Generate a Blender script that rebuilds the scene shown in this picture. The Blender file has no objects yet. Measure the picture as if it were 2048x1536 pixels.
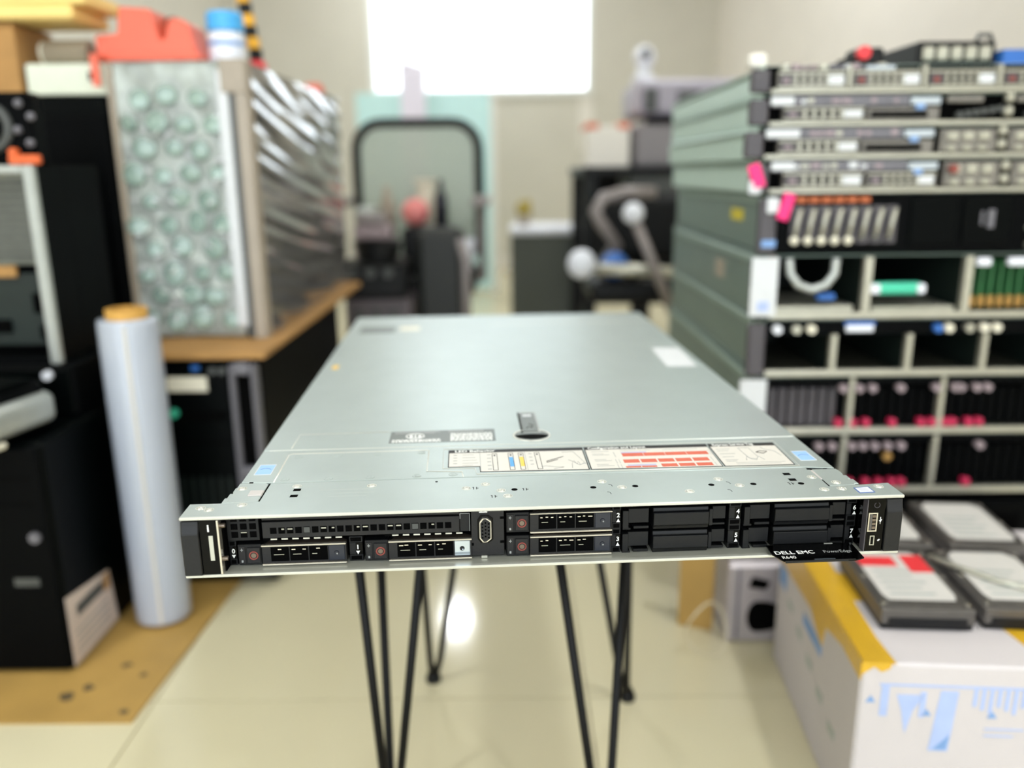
import bpy, bmesh, math, random
from mathutils import Vector, Matrix
random.seed(7)
SC = bpy.context.scene
COL = SC.collection

# ---------------------------------------------------------------- camera
CAM_H = 0.708
pitch, roll = 0.2518, -0.0101
fwd = Vector((0, math.cos(pitch), -math.sin(pitch)))
rgt = Vector((1, 0, 0))
upv = rgt.cross(fwd)
r_ = rgt * math.cos(roll) + upv * math.sin(roll)
u_ = -rgt * math.sin(roll) + upv * math.cos(roll)
cam = bpy.data.cameras.new('camera')
cam.sensor_width = 36.0
cam.lens = 36.0 * 1653.13 / 2048
cam.clip_start = 0.02
cam.clip_end = 100
cam.dof.use_dof = True
cam.dof.focus_distance = 0.576
cam.dof.aperture_fstop = 2.6
co = bpy.data.objects.new('camera', cam)
COL.objects.link(co)
m = Matrix.Identity(4)
for i in range(3):
    m[i][0], m[i][1], m[i][2] = r_[i], u_[i], -fwd[i]
m[2][3] = CAM_H
co.matrix_world = m
SC.camera = co

# ---------------------------------------------------------------- world and exposure
w = bpy.data.worlds.new('daylight')
w.use_nodes = True
bg = w.node_tree.nodes['Background']
bg.inputs[0].default_value = (0.85, 0.93, 1.0, 1)
bg.inputs[1].default_value = 1.25
SC.world = w
vs = SC.view_settings
vs.view_transform = 'Standard'
vs.look = 'None'
vs.exposure = 1.55
vs.gamma = 1.0
vs.use_curve_mapping = False

# ---------------------------------------------------------------- materials
def lin(c):
    return tuple(((v / 255 + 0.055) / 1.055) ** 2.4 if v > 10 else v / 255 / 12.92 for v in c)

def mat(name, rgb, rough=0.5, metal=0.0, noise=0.08, scale=60.0, bump=0.0, coat=0.0, trans=0.0, emit=None, alpha=1.0, stretch=None, spec=0.5):
    mt = bpy.data.materials.new(name)
    mt.use_nodes = True
    nt = mt.node_tree
    b = nt.nodes['Principled BSDF']
    c = lin(rgb)
    b.inputs['Roughness'].default_value = rough
    b.inputs['Metallic'].default_value = metal
    b.inputs['Coat Weight'].default_value = coat
    b.inputs['Coat Roughness'].default_value = 0.08
    b.inputs['Transmission Weight'].default_value = trans
    b.inputs['Alpha'].default_value = alpha
    b.inputs['Specular IOR Level'].default_value = spec
    if emit:
        b.inputs['Emission Color'].default_value = (0.93, 0.97, 1, 1)
        b.inputs['Emission Strength'].default_value = emit
    tc = nt.nodes.new('ShaderNodeTexCoord')
    mp = nt.nodes.new('ShaderNodeMapping')
    if stretch:
        mp.inputs['Scale'].default_value = stretch
    nz = nt.nodes.new('ShaderNodeTexNoise')
    nz.inputs['Scale'].default_value = scale
    nz.inputs['Detail'].default_value = 5
    nt.links.new(tc.outputs['Object'], mp.inputs[0])
    nt.links.new(mp.outputs[0], nz.inputs['Vector'])
    rp = nt.nodes.new('ShaderNodeMapRange')
    rp.inputs['From Min'].default_value = 0.3
    rp.inputs['From Max'].default_value = 0.7
    rp.inputs['To Min'].default_value = 1 - noise
    rp.inputs['To Max'].default_value = 1 + noise
    nt.links.new(nz.outputs[0], rp.inputs[0])
    mx = nt.nodes.new('ShaderNodeVectorMath')
    mx.operation = 'SCALE'
    mx.inputs[0].default_value = c
    nt.links.new(rp.outputs[0], mx.inputs['Scale'])
    nt.links.new(mx.outputs[0], b.inputs['Base Color'])
    if bump:
        bp = nt.nodes.new('ShaderNodeBump')
        bp.inputs['Strength'].default_value = bump
        bp.inputs['Distance'].default_value = 0.001
        nt.links.new(nz.outputs[0], bp.inputs['Height'])
        nt.links.new(bp.outputs[0], b.inputs['Normal'])
    return mt

M = {}
M['steel'] = mat('galvanised_steel', (164, 174, 171), 0.38, 0.6, 0.03, 30)
M['steel_edge'] = mat('folded_steel', (205, 205, 196), 0.3, 0.55, 0.02, 40)
M['tray'] = mat('steel_tray', (186, 186, 174), 0.3, 0.35, 0.05, 40)
M['black_plastic'] = mat('black_plastic', (16, 16, 17), 0.45, 0, 0.1, 400, 0.15, spec=0.35)
M['blank_plastic'] = mat('charcoal_plastic', (9, 10, 12), 0.45, 0, 0.08, 300, 0.1, spec=0.3)
M['caddy_plastic'] = mat('caddy_plastic', (24, 23, 23), 0.5, 0, 0.1, 500, 0.2, spec=0.35)
M['gloss_black'] = mat('gloss_black', (2, 2, 2), 0.15, 0, 0.02, spec=0.15)
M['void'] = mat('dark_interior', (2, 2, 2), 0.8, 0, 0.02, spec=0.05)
M['chrome'] = mat('bright_metal', (222, 216, 204), 0.25, 0.85, 0.03)
M['bronze'] = mat('brown_metal', (120, 108, 96), 0.35, 0.8, 0.05)
M['red_ring'] = mat('red_ring', (134, 62, 52), 0.5, 0, 0.05)
M['silver_film'] = mat('silver_film', (196, 208, 222), 0.15, 0.9, 0.05)
M['navy_cap'] = mat('navy_cap', (26, 30, 42), 0.3, 0, 0.05)
M['print_white'] = mat('white_print', (236, 236, 232), 0.5, 0, 0.01)
M['print_grey'] = mat('grey_print', (150, 152, 150), 0.5, 0, 0.02)
M['print_black'] = mat('black_print', (14, 14, 14), 0.5, 0, 0.02, spec=0.2)
M['print_faint'] = mat('faint_print', (168, 176, 172), 0.5, 0.2, 0.02)
M['label_cream'] = mat('cream_label', (204, 199, 190), 0.45, 0, 0.02)
M['label_dark'] = mat('dark_label', (92, 98, 94), 0.4, 0.1, 0.05)
M['label_white'] = mat('white_label', (208, 210, 212), 0.5, 0, 0.02)
M['blue_sticker'] = mat('blue_sticker', (140, 180, 222), 0.4, 0, 0.03)
M['blue_dark'] = mat('blue_ink', (70, 100, 160), 0.4, 0, 0.03)
M['ink_blue'] = mat('label_blue', (70, 150, 210), 0.5, 0, 0.02)
M['ink_amber'] = mat('label_amber', (236, 190, 70), 0.5, 0, 0.02)
M['ink_red'] = mat('label_red', (196, 84, 56), 0.5, 0, 0.05)
M['ink_lilac'] = mat('label_lilac', (168, 166, 196), 0.5, 0, 0.02)
M['white_plastic'] = mat('white_plastic', (186, 180, 176), 0.35, 0, 0.02)
M['gold'] = mat('gold_contacts', (190, 150, 90), 0.3, 0.8, 0.05)
# room
M['tile'] = mat('cream_tile', (214, 205, 172), 0.09, 0, 0.03, 3, spec=0.5)
M['grout'] = mat('grout', (206, 198, 168), 0.5, 0, 0.05)
M['wall'] = mat('painted_wall', (208, 203, 190), 0.7, 0, 0.02, 8)
M['wall_pale'] = mat('pale_wall', (230, 223, 213), 0.7, 0, 0.02, 8)
M['ceiling'] = mat('ceiling_paint', (232, 230, 222), 0.8, 0, 0.01)
M['frame_white'] = mat('window_frame', (226, 226, 220), 0.5, 0, 0.02)
M['glass'] = mat('clear_glass', (250, 252, 252), 0.02, 0, 0, trans=1.0)
M['lamp'] = mat('lamp_diffuser', (255, 255, 255), 0.5, 0, 0, emit=85.0)
M['card'] = mat('brown_cardboard', (168, 126, 72), 0.75, 0, 0.1, 25, 0.1)
M['card_floor'] = mat('worn_cardboard', (176, 140, 74), 0.6, 0, 0.12, 9, 0.1)
M['card_ink'] = mat('cardboard_ink', (96, 80, 52), 0.7, 0, 0.1)
M['black_metal'] = mat('black_metal', (4, 5, 6), 0.5, 0, 0.1, 40, spec=0.05)
M['black_gloss2'] = mat('black_panel', (2, 4, 4), 0.42, 0, 0.1, 20, spec=0.06)
M['rod'] = mat('black_rod', (4, 4, 5), 0.4, 0.0, 0.08, spec=0.2)
M['walnut'] = mat('wood_top', (120, 84, 56), 0.5, 0, 0.2, 14, stretch=(1, 12, 1))
M['film_roll'] = mat('stretch_film_roll', (172, 178, 190), 0.28, 0, 0.02, 20, coat=0.5)
M['core'] = mat('cardboard_core', (206, 156, 74), 0.7, 0, 0.08)
M['grey_handle'] = mat('grey_plastic', (104, 102, 108), 0.5, 0, 0.05)
M['grey_dark'] = mat('dark_grey_plastic', (70, 72, 70), 0.5, 0, 0.06)
M['sticker_cream'] = mat('cream_sticker', (222, 216, 196), 0.6, 0, 0.03)
M['sticker_pink'] = mat('pinkish_label', (206, 190, 180), 0.6, 0, 0.06)
M['bubble_sheet'] = mat('bubble_wrap', (222, 229, 222), 0.28, 0, 0.3, 24, 0.5, coat=0.5)
M['bubble'] = mat('bubble_dome', (132, 152, 142), 0.22, 0, 0.5, 30, 0.5, coat=0.8)
M['film_side'] = mat('stretch_film', (150, 148, 146), 0.17, 0.6, 0.35, 14, 0.2, coat=0.6, stretch=(1, 0.3, 6))
M['tape_brown'] = mat('packing_tape', (158, 146, 130), 0.4, 0, 0.06, 18)
M['orange'] = mat('orange_plastic', (226, 104, 80), 0.45, 0, 0.04, 10)
M['orange_deep'] = mat('deep_orange', (214, 96, 44), 0.45, 0, 0.05)
M['cap_blue'] = mat('blue_cap', (70, 166, 226), 0.4, 0, 0.02)
M['bottle_white'] = mat('white_bottle', (226, 228, 236), 0.4, 0, 0.02)
M['yellow'] = mat('yellow_plastic', (232, 172, 40), 0.45, 0, 0.05)
M['yellow_paper'] = mat('yellow_paper', (240, 210, 130), 0.6, 0, 0.04, 8)
M['red'] = mat('red_plastic', (222, 52, 58), 0.45, 0, 0.04)
M['cream_box'] = mat('cream_metal', (214, 218, 200), 0.5, 0, 0.03)
M['taupe'] = mat('taupe_roll', (142, 130, 110), 0.6, 0, 0.08)
M['silver_paint'] = mat('silver_paint', (176, 180, 176), 0.35, 0.5, 0.05)
M['zinc'] = mat('zinc_plate', (128, 130, 120), 0.4, 0.7, 0.1)
M['green_steel'] = mat('server_side_steel', (190, 210, 200), 0.42, 0.3, 0.05, 14)
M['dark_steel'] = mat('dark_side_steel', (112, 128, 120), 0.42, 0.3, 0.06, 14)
M['bay_floor'] = mat('bay_floor', (70, 68, 56), 0.5, 0.3, 0.2, 20)
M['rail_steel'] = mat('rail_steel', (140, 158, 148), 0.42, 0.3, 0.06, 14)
M['ear_grey'] = mat('ear_grey', (74, 70, 74), 0.5, 0, 0.06)
M['bay_metal'] = mat('bay_metal', (182, 180, 166), 0.35, 0.6, 0.06)
M['mesh_dark'] = mat('mesh_dark', (84, 80, 76), 0.4, 0.4, 0.2)
M['mesh_grey'] = mat('mesh_grey', (122, 118, 112), 0.4, 0.5, 0.15)
M['interior_green'] = mat('dark_board', (16, 30, 25), 0.6, 0, 0.2, 40)
M['pcb'] = mat('green_board', (50, 110, 64), 0.5, 0, 0.2, 60)
M['side_yellow'] = mat('yellow_sticker', (206, 188, 40), 0.5, 0, 0.03)
M['teal'] = mat('teal_plastic', (70, 196, 160), 0.4, 0, 0.05)
M['magenta'] = mat('magenta_latch', (190, 36, 78), 0.45, 0, 0.05)
M['pink'] = mat('pink_ribbon', (240, 40, 120), 0.5, 0, 0.04)
M['mauve'] = mat('mauve_cap', (150, 134, 138), 0.45, 0, 0.06)
M['blue'] = mat('blue_plastic', (44, 100, 176), 0.4, 0, 0.05)
M['brown_ic'] = mat('rust_plastic', (176, 92, 50), 0.5, 0, 0.06)
M['carton'] = mat('white_carton', (200, 193, 194), 0.6, 0, 0.02, 12)
M['tape_yellow'] = mat('yellow_tape', (214, 168, 40), 0.3, 0, 0.05, 30, coat=0.3)
M['carton_ink'] = mat('carton_blue_ink', (168, 184, 224), 0.6, 0, 0.04)
M['carton_ink2'] = mat('carton_deep_ink', (120, 156, 206), 0.6, 0, 0.04)
M['hdd'] = mat('drive_casting', (96, 92, 88), 0.4, 0.5, 0.08)
M['hdd_black'] = mat('drive_black', (12, 12, 13), 0.5, 0, 0.06, spec=0.3)
M['hdd_label'] = mat('drive_label', (205, 201, 196), 0.5, 0, 0.02)
M['silver_case'] = mat('silver_case', (178, 170, 172), 0.35, 0.4, 0.04)
M['aqua'] = mat('aqua_glass', (200, 238, 236), 0.25, 0, 0.02, alpha=0.85)
M['lavender'] = mat('lavender_board', (222, 216, 230), 0.6, 0, 0.02)
M['mesh_pale'] = mat('pale_mesh', (190, 198, 186), 0.7, 0, 0.05, alpha=0.75)
M['chair_black'] = mat('chair_black', (9, 10, 11), 0.5, 0, 0.08, spec=0.25)
M['chair_grey'] = mat('chair_grey', (140, 132, 130), 0.4, 0.3, 0.06)
M['dark_olive'] = mat('dark_bin', (72, 76, 70), 0.55, 0, 0.04)
M['printer_top'] = mat('printer_lilac', (164, 158, 170), 0.5, 0, 0.04)
M['printer_grey'] = mat('printer_grey', (136, 130, 132), 0.5, 0, 0.04)
M['dark_olive2'] = mat('dark_case', (30, 32, 30), 0.55, 0, 0.06)
M['mauve_dark'] = mat('mauve_dark', (92, 84, 88), 0.5, 0, 0.08)
M['paper'] = mat('paper', (232, 226, 216), 0.7, 0, 0.02)
M['pink_ball'] = mat('pink_ball', (224, 132, 128), 0.5, 0, 0.04)
M['leaf'] = mat('yellow_leaf', (170, 150, 60), 0.5, 0, 0.2)
M['cable'] = mat('pale_cable', (206, 196, 168), 0.5, 0, 0.03)

# ---------------------------------------------------------------- mesh helpers
def bm_box(bm, x0, x1, y0, y1, z0, z1, bev=0.0, seg=1):
    r = bmesh.ops.create_cube(bm, size=1.0)
    vs_ = r['verts']
    bmesh.ops.scale(bm, vec=(abs(x1 - x0), abs(y1 - y0), abs(z1 - z0)), verts=vs_)
    bmesh.ops.translate(bm, vec=((x0 + x1) / 2, (y0 + y1) / 2, (z0 + z1) / 2), verts=vs_)
    if bev:
        es = set(e for v in vs_ for e in v.link_edges)
        bmesh.ops.bevel(bm, geom=list(es), offset=bev, segments=seg, affect='EDGES', profile=0.5)

def bm_cyl(bm, c, r1, h, axis='z', r2=None, n=24, caps=True):
    rr = bmesh.ops.create_cone(bm, cap_ends=caps, segments=n, radius1=r1, radius2=r1 if r2 is None else r2, depth=h)
    vs_ = rr['verts']
    if axis == 'y':
        bmesh.ops.rotate(bm, cent=(0, 0, 0), matrix=Matrix.Rotation(math.pi / 2, 3, 'X'), verts=vs_)
    elif axis == 'x':
        bmesh.ops.rotate(bm, cent=(0, 0, 0), matrix=Matrix.Rotation(math.pi / 2, 3, 'Y'), verts=vs_)
    bmesh.ops.translate(bm, vec=c, verts=vs_)

def bm_sphere(bm, c, r, sz=(1, 1, 1), n=16):
    rr = bmesh.ops.create_uvsphere(bm, u_segments=n, v_segments=n // 2 + 2, radius=r)
    bmesh.ops.scale(bm, vec=sz, verts=rr['verts'])
    bmesh.ops.translate(bm, vec=c, verts=rr['verts'])

def bm_tube(bm, pts, r, n=8, closed=False, caps=True):
    pts = [Vector(p) for p in pts]
    N = len(pts)
    rings = []
    ref = None
    for i, p in enumerate(pts):
        a = pts[(i - 1) % N] if (closed or i > 0) else p
        b = pts[(i + 1) % N] if (closed or i < N - 1) else p
        t = (b - a).normalized()
        if ref is None:
            ref = Vector((0, 0, 1)) if abs(t.z) < 0.9 else Vector((1, 0, 0))
        s = t.cross(ref)
        s.normalize()
        q = s.cross(t)
        ref = q
        rad = r[i] if isinstance(r, (list, tuple)) else r
        rings.append([bm.verts.new(p + s * rad * math.cos(2 * math.pi * k / n) + q * rad * math.sin(2 * math.pi * k / n)) for k in range(n)])
    for i in range(N if closed else N - 1):
        a, b = rings[i], rings[(i + 1) % N]
        for k in range(n):
            bm.faces.new((a[k], a[(k + 1) % n], b[(k + 1) % n], b[k]))
    if caps and not closed:
        bm.faces.new(rings[0][::-1])
        bm.faces.new(rings[-1])

def bm_lathe(bm, prof, c=(0, 0, 0), n=32):
    rings = []
    for r, z in prof:
        if r < 1e-6:
            rings.append([bm.verts.new((c[0], c[1], c[2] + z))])
        else:
            rings.append([bm.verts.new((c[0] + r * math.cos(2 * math.pi * k / n), c[1] + r * math.sin(2 * math.pi * k / n), c[2] + z)) for k in range(n)])
    for a, b in zip(rings, rings[1:]):
        for k in range(n):
            k2 = (k + 1) % n
            if len(a) == 1 and len(b) > 1:
                bm.faces.new((a[0], b[k2], b[k]))
            elif len(b) == 1 and len(a) > 1:
                bm.faces.new((a[k], a[k2], b[0]))
            elif len(a) > 1:
                bm.faces.new((a[k], a[k2], b[k2], b[k]))

def bm_prism(bm, pts, lo, hi, axis='z', bev=0.0):
    """polygon extruded; pts 2-D in the plane normal to axis (z: x,y  y: x,z  x: y,z)"""
    def P(p, h):
        return {'z': (p[0], p[1], h), 'y': (p[0], h, p[1]), 'x': (h, p[0], p[1])}[axis]
    a = [bm.verts.new(P(p, lo)) for p in pts]
    b = [bm.verts.new(P(p, hi)) for p in pts]
    fs = [bm.faces.new(a[::-1]), bm.faces.new(b)]
    n = len(pts)
    for k in range(n):
        fs.append(bm.faces.new((a[k], a[(k + 1) % n], b[(k + 1) % n], b[k])))
    bmesh.ops.recalc_face_normals(bm, faces=fs)
    if bev:
        es = set(e for f in fs for e in f.edges)
        bmesh.ops.bevel(bm, geom=list(es), offset=bev, segments=1, affect='EDGES', profile=0.5)

def link(name, me, mt, parent=None, loc=None, rot=None, smooth=False):
    if mt is not None and not me.materials:
        me.materials.append(M[mt] if isinstance(mt, str) else mt)
    o = bpy.data.objects.new(name, me)
    COL.objects.link(o)
    if parent is not None:
        o.parent = parent
    if loc is not None:
        o.location = loc
    if rot is not None:
        o.rotation_euler = rot
    if smooth:
        for p in me.polygons:
            p.use_smooth = True
    return o

def part(name, mt, parent=None, fn=None, loc=None, rot=None, smooth=False):
    bm = bmesh.new()
    fn(bm)
    me = bpy.data.meshes.new(name)
    bm.to_mesh(me)
    bm.free()
    return link(name, me, mt, parent, loc, rot, smooth)

def box(name, mt, parent, x0, x1, y0, y1, z0, z1, bev=0.0, loc=None, rot=None):
    return part(name, mt, parent, lambda b: bm_box(b, x0, x1, y0, y1, z0, z1, bev), loc, rot)

SPLIT = {'chip', 'board_label', 'control_panel', 'side_print', 'carton_flap', 'front_slot', 'grille', 'drive_slot', 'grille_bar', 'bezel_slot', 'bay_board',
         'connector_end', 'orange_strip', 'blank_panel', 'panel_badge', 'caddy_vent', 'module_window', 'red_band', 'ledge_slot', 'slot_opening', 'ruled_line',
         'panel_notch', 'window_frame', 'label_picture', 'fold_shadow'}
TINY = {'small_print', 'label_text', 'usb_contacts', 'light_icon', 'sticker_print', 'warning_figure', 'etched_lines', 'card_chips', 'diagram_text', 'panel_outline', 'display_icon'}
def boxes(name, mt, parent, lst, bev=0.0):
    if name in SPLIT:
        return [box(name, mt, parent, *q, bev) for q in lst][0]
    def f(b):
        for q in lst:
            bm_box(b, *q, bev)
    o = part(name, mt, parent, f)
    if name in TINY:
        o['kind'] = 'stuff'
    return o

def tag(o, label, cat, group=None):
    o['label'] = label
    o['category'] = cat
    if group:
        o['group'] = group
    return o

def thing(name, label, cat, loc=(0, 0, 0), rz=0.0, group=None):
    o = bpy.data.objects.new(name, None)
    o.empty_display_size = 0.05
    COL.objects.link(o)
    o.location = loc
    o.rotation_euler = (0, 0, rz)
    return tag(o, label, cat, group)

def struct(o):
    o['kind'] = 'structure'
    return o

_text = {}
def text(name, s, size, mt, parent, loc, rot=(0, 0, 0), bold=0.0, sx=1.0, align='LEFT'):
    """flat printed lettering turned into a mesh"""
    k = (s, size, bold, align)
    cu = bpy.data.curves.new('lettering', 'FONT')
    cu.body = s
    cu.size = size
    cu.offset = bold * size
    cu.align_x = align
    cu.resolution_u = 3
    tmp = bpy.data.objects.new('lettering_tmp', cu)
    COL.objects.link(tmp)
    dg = bpy.context.evaluated_depsgraph_get()
    me = bpy.data.meshes.new_from_object(tmp.evaluated_get(dg))
    bpy.data.objects.remove(tmp)
    bpy.data.curves.remove(cu)
    me.materials.clear()
    o = link(name, me, mt, parent, loc, rot)
    o.scale = (sx, 1, 1)
    return o

def inst(src, parent, loc, rot=None, name=None):
    o = src.copy()
    if name:
        o.name = name
    COL.objects.link(o)
    o.parent = parent
    o.location = loc
    if rot is not None:
        o.rotation_euler = rot
    return o

# ---------------------------------------------------------------- room
RX0, RX1, RY0, RY1, RH = -1.95, 1.466, -2.0, 6.2, 2.6
fl = struct(box('floor', 'grout', None, RX0, RX1, RY0, RY1, -0.06, -0.004))
T = 0.6
tile_me = None
tx0, ty0 = -2.3, 1.003 - 6 * T
for i in range(7):
    for j in range(15):
        a0, a1 = max(tx0 + i * T, RX0), min(tx0 + (i + 1) * T, RX1)
        b0, b1 = max(ty0 + j * T, RY0), min(ty0 + (j + 1) * T, RY1)
        if a1 - a0 < 0.02 or b1 - b0 < 0.02:
            continue
        g = 0.0012
        box('tile', 'tile', fl, a0 + g, a1 - g, b0 + g, b1 - g, -0.004, 0.0, 0.0003)
WX0, WX1, WZ0, WZ1 = -0.985, 0.587, 1.245, 2.35
wb = struct(boxes('wall_back', 'wall', None, [
    (RX0 - 0.12, WX0, RY1, RY1 + 0.15, -0.06, RH), (WX1, RX1 + 0.12, RY1, RY1 + 0.15, -0.06, RH),
    (WX0, WX1, RY1, RY1 + 0.15, -0.06, WZ0), (WX0, WX1, RY1, RY1 + 0.15, WZ1, RH)]))
struct(box('wall_right', 'wall_pale', None, RX1, RX1 + 0.12, RY0, RY1, -0.06, RH))
struct(box('wall_left', 'wall', None, RX0 - 0.12, RX0, RY0, RY1, -0.06, RH))
struct(box('ceiling', 'ceiling', None, RX0 - 0.12, RX1 + 0.12, RY0, RY1 + 0.15, RH, RH + 0.1))
struct(box('baseboard_back', 'wall_pale', None, RX0, RX1, RY1 - 0.012, RY1, 0.0, 0.1, 0.002))
struct(box('baseboard_right', 'wall_pale', None, RX1 - 0.012, RX1, RY0, RY1 - 0.012, 0.0, 0.1, 0.002))
wn = bpy.data.objects.new('window_1', None)
COL.objects.link(wn)
wn.location = (0, RY1, WZ0)
struct(wn)
hW = WZ1 - WZ0
boxes('window_frame', 'frame_white', wn, [(WX0, WX0 + 0.03, 0.05, 0.1, 0, hW), (WX1 - 0.03, WX1, 0.05, 0.1, 0, hW),
      (WX0 + 0.03, WX1 - 0.03, 0.05, 0.1, 0, 0.03), (WX0 + 0.03, WX1 - 0.03, 0.05, 0.1, hW - 0.03, hW)])
box('pane', 'glass', wn, WX0 + 0.03, WX1 - 0.03, 0.073, 0.077, 0.03, hW - 0.03)
box('window_sill', 'frame_white', wn, WX0, WX1, -0.02, 0.05, -0.02, 0.004)
# ceiling downlights; the front pair is unseen, added to light the foreground
for k, (lx, ly) in enumerate([(-0.44, 5.65), (-1.1, 3.4), (0.75, 3.4), (-1.0, 0.3), (0.95, 0.3)]):
    where = ['nearest the back window', 'over the left side of the back room', 'over the right side of the back room', 'front left, added to light the foreground', 'front right, added to light the foreground'][k]
    t = thing('ceiling_downlight', 'round white recessed ceiling downlight ' + where, 'ceiling light', (lx, ly, RH), 0, 'ceiling downlights')
    part('trim_ring', 'frame_white', t, lambda b: bm_lathe(b, [(0.088, 0), (0.105, 0), (0.105, -0.008), (0.088, -0.014), (0.088, 0)]))
    part('diffuser', 'lamp', t, lambda b: bm_cyl(b, (0, 0, -0.005), 0.087, 0.008))

# ---------------------------------------------------------------- the rack server in front (local units: millimetres)
K = 0.001
SRV = thing('rack_server', 'slim silver rack server in the foreground with black drive bays, lying on the table', 'server',
            (0.0245, 0.5096, 0.4504), 0.0558)

def sb(name, mt, parent, x0, x1, y0, y1, z0, z1, bev=0.0):
    return box(name, mt, parent, x0 * K, x1 * K, y0 * K, y1 * K, z0 * K, z1 * K, bev * K)

def sbs(name, mt, parent, lst, bev=0.0):
    return boxes(name, mt, parent, [tuple(v * K for v in q) for q in lst], bev * K)

def spoly(name, mt, parent, pts, lo, hi, axis='z', bev=0.0):
    return part(name, mt, parent, lambda b: bm_prism(b, [(p[0] * K, p[1] * K) for p in pts], lo * K, hi * K, axis, bev * K))

def stube(name, mt, parent, pts, r, closed=False, n=6):
    return part(name, mt, parent, lambda b: bm_tube(b, [tuple(v * K for v in p) for p in pts], r * K, n, closed), smooth=True)

ZT = 42.8
# sheet-metal shell
spoly('base_plate', 'tray', SRV, [(-241, 0.8), (241, 0.8), (241, 22), (217, 22), (217, 753), (-217, 753), (-217, 22), (-241, 22)], 0.0, 1.2)
sb('bottom_lip', 'steel_edge', SRV, -240.8, 240.8, -0.5, 0.8, 0.0, 1.9, 0.3)
sb('top_lip', 'steel_edge', SRV, -241, 241, -0.6, 0.8, ZT - 2.0, ZT, 0.35)
spoly('front_strip', 'steel', SRV, [(-241, 0.8), (241, 0.8), (241, 22.5), (217.4, 20.5), (197.2, 19.4), (197.7, 54.0), (195, 57.6), (-195, 57.6), (-195.2, 24), (-217.4, 22.5), (-241, 22.5)], ZT - 1.2, ZT, 'z', 0.15)
spoly('front_lid', 'steel', SRV, [(-216.6, 60.5), (-195, 58.6), (195.4, 58.3), (216.6, 54.5), (216.6, 129.6), (-216.6, 129.6)], ZT - 1.2, ZT + 0.1, 'z', 0.35)
sb('rear_lid', 'steel', SRV, -216.8, 216.8, 130.2, 753.5, ZT - 1.2, ZT + 0.25, 0.4)
sb('seam_bead', 'steel_edge', SRV, -212, 215, 129.55, 130.35, ZT - 1.0, ZT + 0.3, 0.2)
sbs('side_wall', 'steel', SRV, [(-217, -215.8, 22, 753, 1.2, ZT - 1.3)])
sbs('side_wall', 'steel', SRV, [(215.8, 217, 22, 753, 1.2, ZT - 1.3)])
sb('rear_wall', 'zinc', SRV, -215.8, 215.8, 751.5, 753, 1.2, ZT - 1.3)
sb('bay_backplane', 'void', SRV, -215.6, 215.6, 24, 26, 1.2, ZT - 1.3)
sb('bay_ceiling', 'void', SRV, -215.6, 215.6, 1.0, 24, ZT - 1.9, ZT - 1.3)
# slide-rail steps on the sides
for s in (-1, 1):
    for (ya, yb, xo) in ((24, 33, 4.0), (33, 41, 2.6), (44, 52, 1.4)):
        a, b = sorted((s * 216.9, s * (217 + xo)))
        sb('rail_stop', 'steel', SRV, a, b, ya, yb, 30, ZT - 0.4, 0.5)
# latch covers at the two corners
lc = spoly('latch_cover', 'steel', SRV, [(-217.2, 23.2), (-196.4, 24.4), (-196.4, 56.6), (-199, 58.6), (-217.2, 59.4)], ZT - 1.2, ZT - 0.1, 'z', 0.25)
sb('latch_lever', 'white_plastic', lc, -206, -196.2, 34, 43.5, ZT - 0.8, ZT + 0.7, 0.5)
sb('gap', 'void', lc, -196.3, -195.0, 24.3, 57.8, ZT - 1.6, ZT - 0.35)
lc2 = spoly('latch_cover', 'steel', SRV, [(198.6, 20.6), (217.2, 21.4), (217.2, 53.4), (198.8, 53.6)], ZT - 1.2, ZT - 0.1, 'z', 0.25)
sb('latch_lever', 'white_plastic', lc2, 197.0, 198.6, 33, 51, ZT - 0.8, ZT + 0.4, 0.3)
sb('gap', 'void', lc2, 195.4, 199.2, 52.6, 54.6, ZT - 1.0, ZT + 0.14)
sb('gap', 'void', lc2, 208.2, 210.6, 53.3, 54.6, ZT - 1.0, ZT + 0.14)
sb('gap', 'void', lc2, 197.0, 198.4, 22, 32, ZT - 1.0, ZT - 0.3)
sb('gap', 'void', lc, -210.8, -208, 59.4, 60.9, ZT - 1.0, ZT + 0.12)
# embossed rims
zr = ZT - 0.15
stube('embossed_rim', 'steel_edge', SRV, [(-193.4, 59, zr), (-194.4, 118, zr), (-192, 120.6, zr), (-86, 120.6, zr), (-84.4, 118.5, zr), (-84.4, 72.5, zr), (-58.4, 69.5, zr), (-57.4, 59, zr)], 0.7)
stube('embossed_rim', 'steel_edge', SRV, [(-195.4, 134, zr + .2), (-195.2, 169.5, zr + .2), (-118.6, 171, zr + .2)], 0.55)
stube('embossed_rim', 'steel_edge', SRV, [(-73, 121.4, zr), (194.6, 119.6, zr), (193.4, 61.8, zr), (-47.5, 63.5, zr), (-48.5, 76.0, zr), (-72.5, 77, zr)], 0.6, True)
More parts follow.
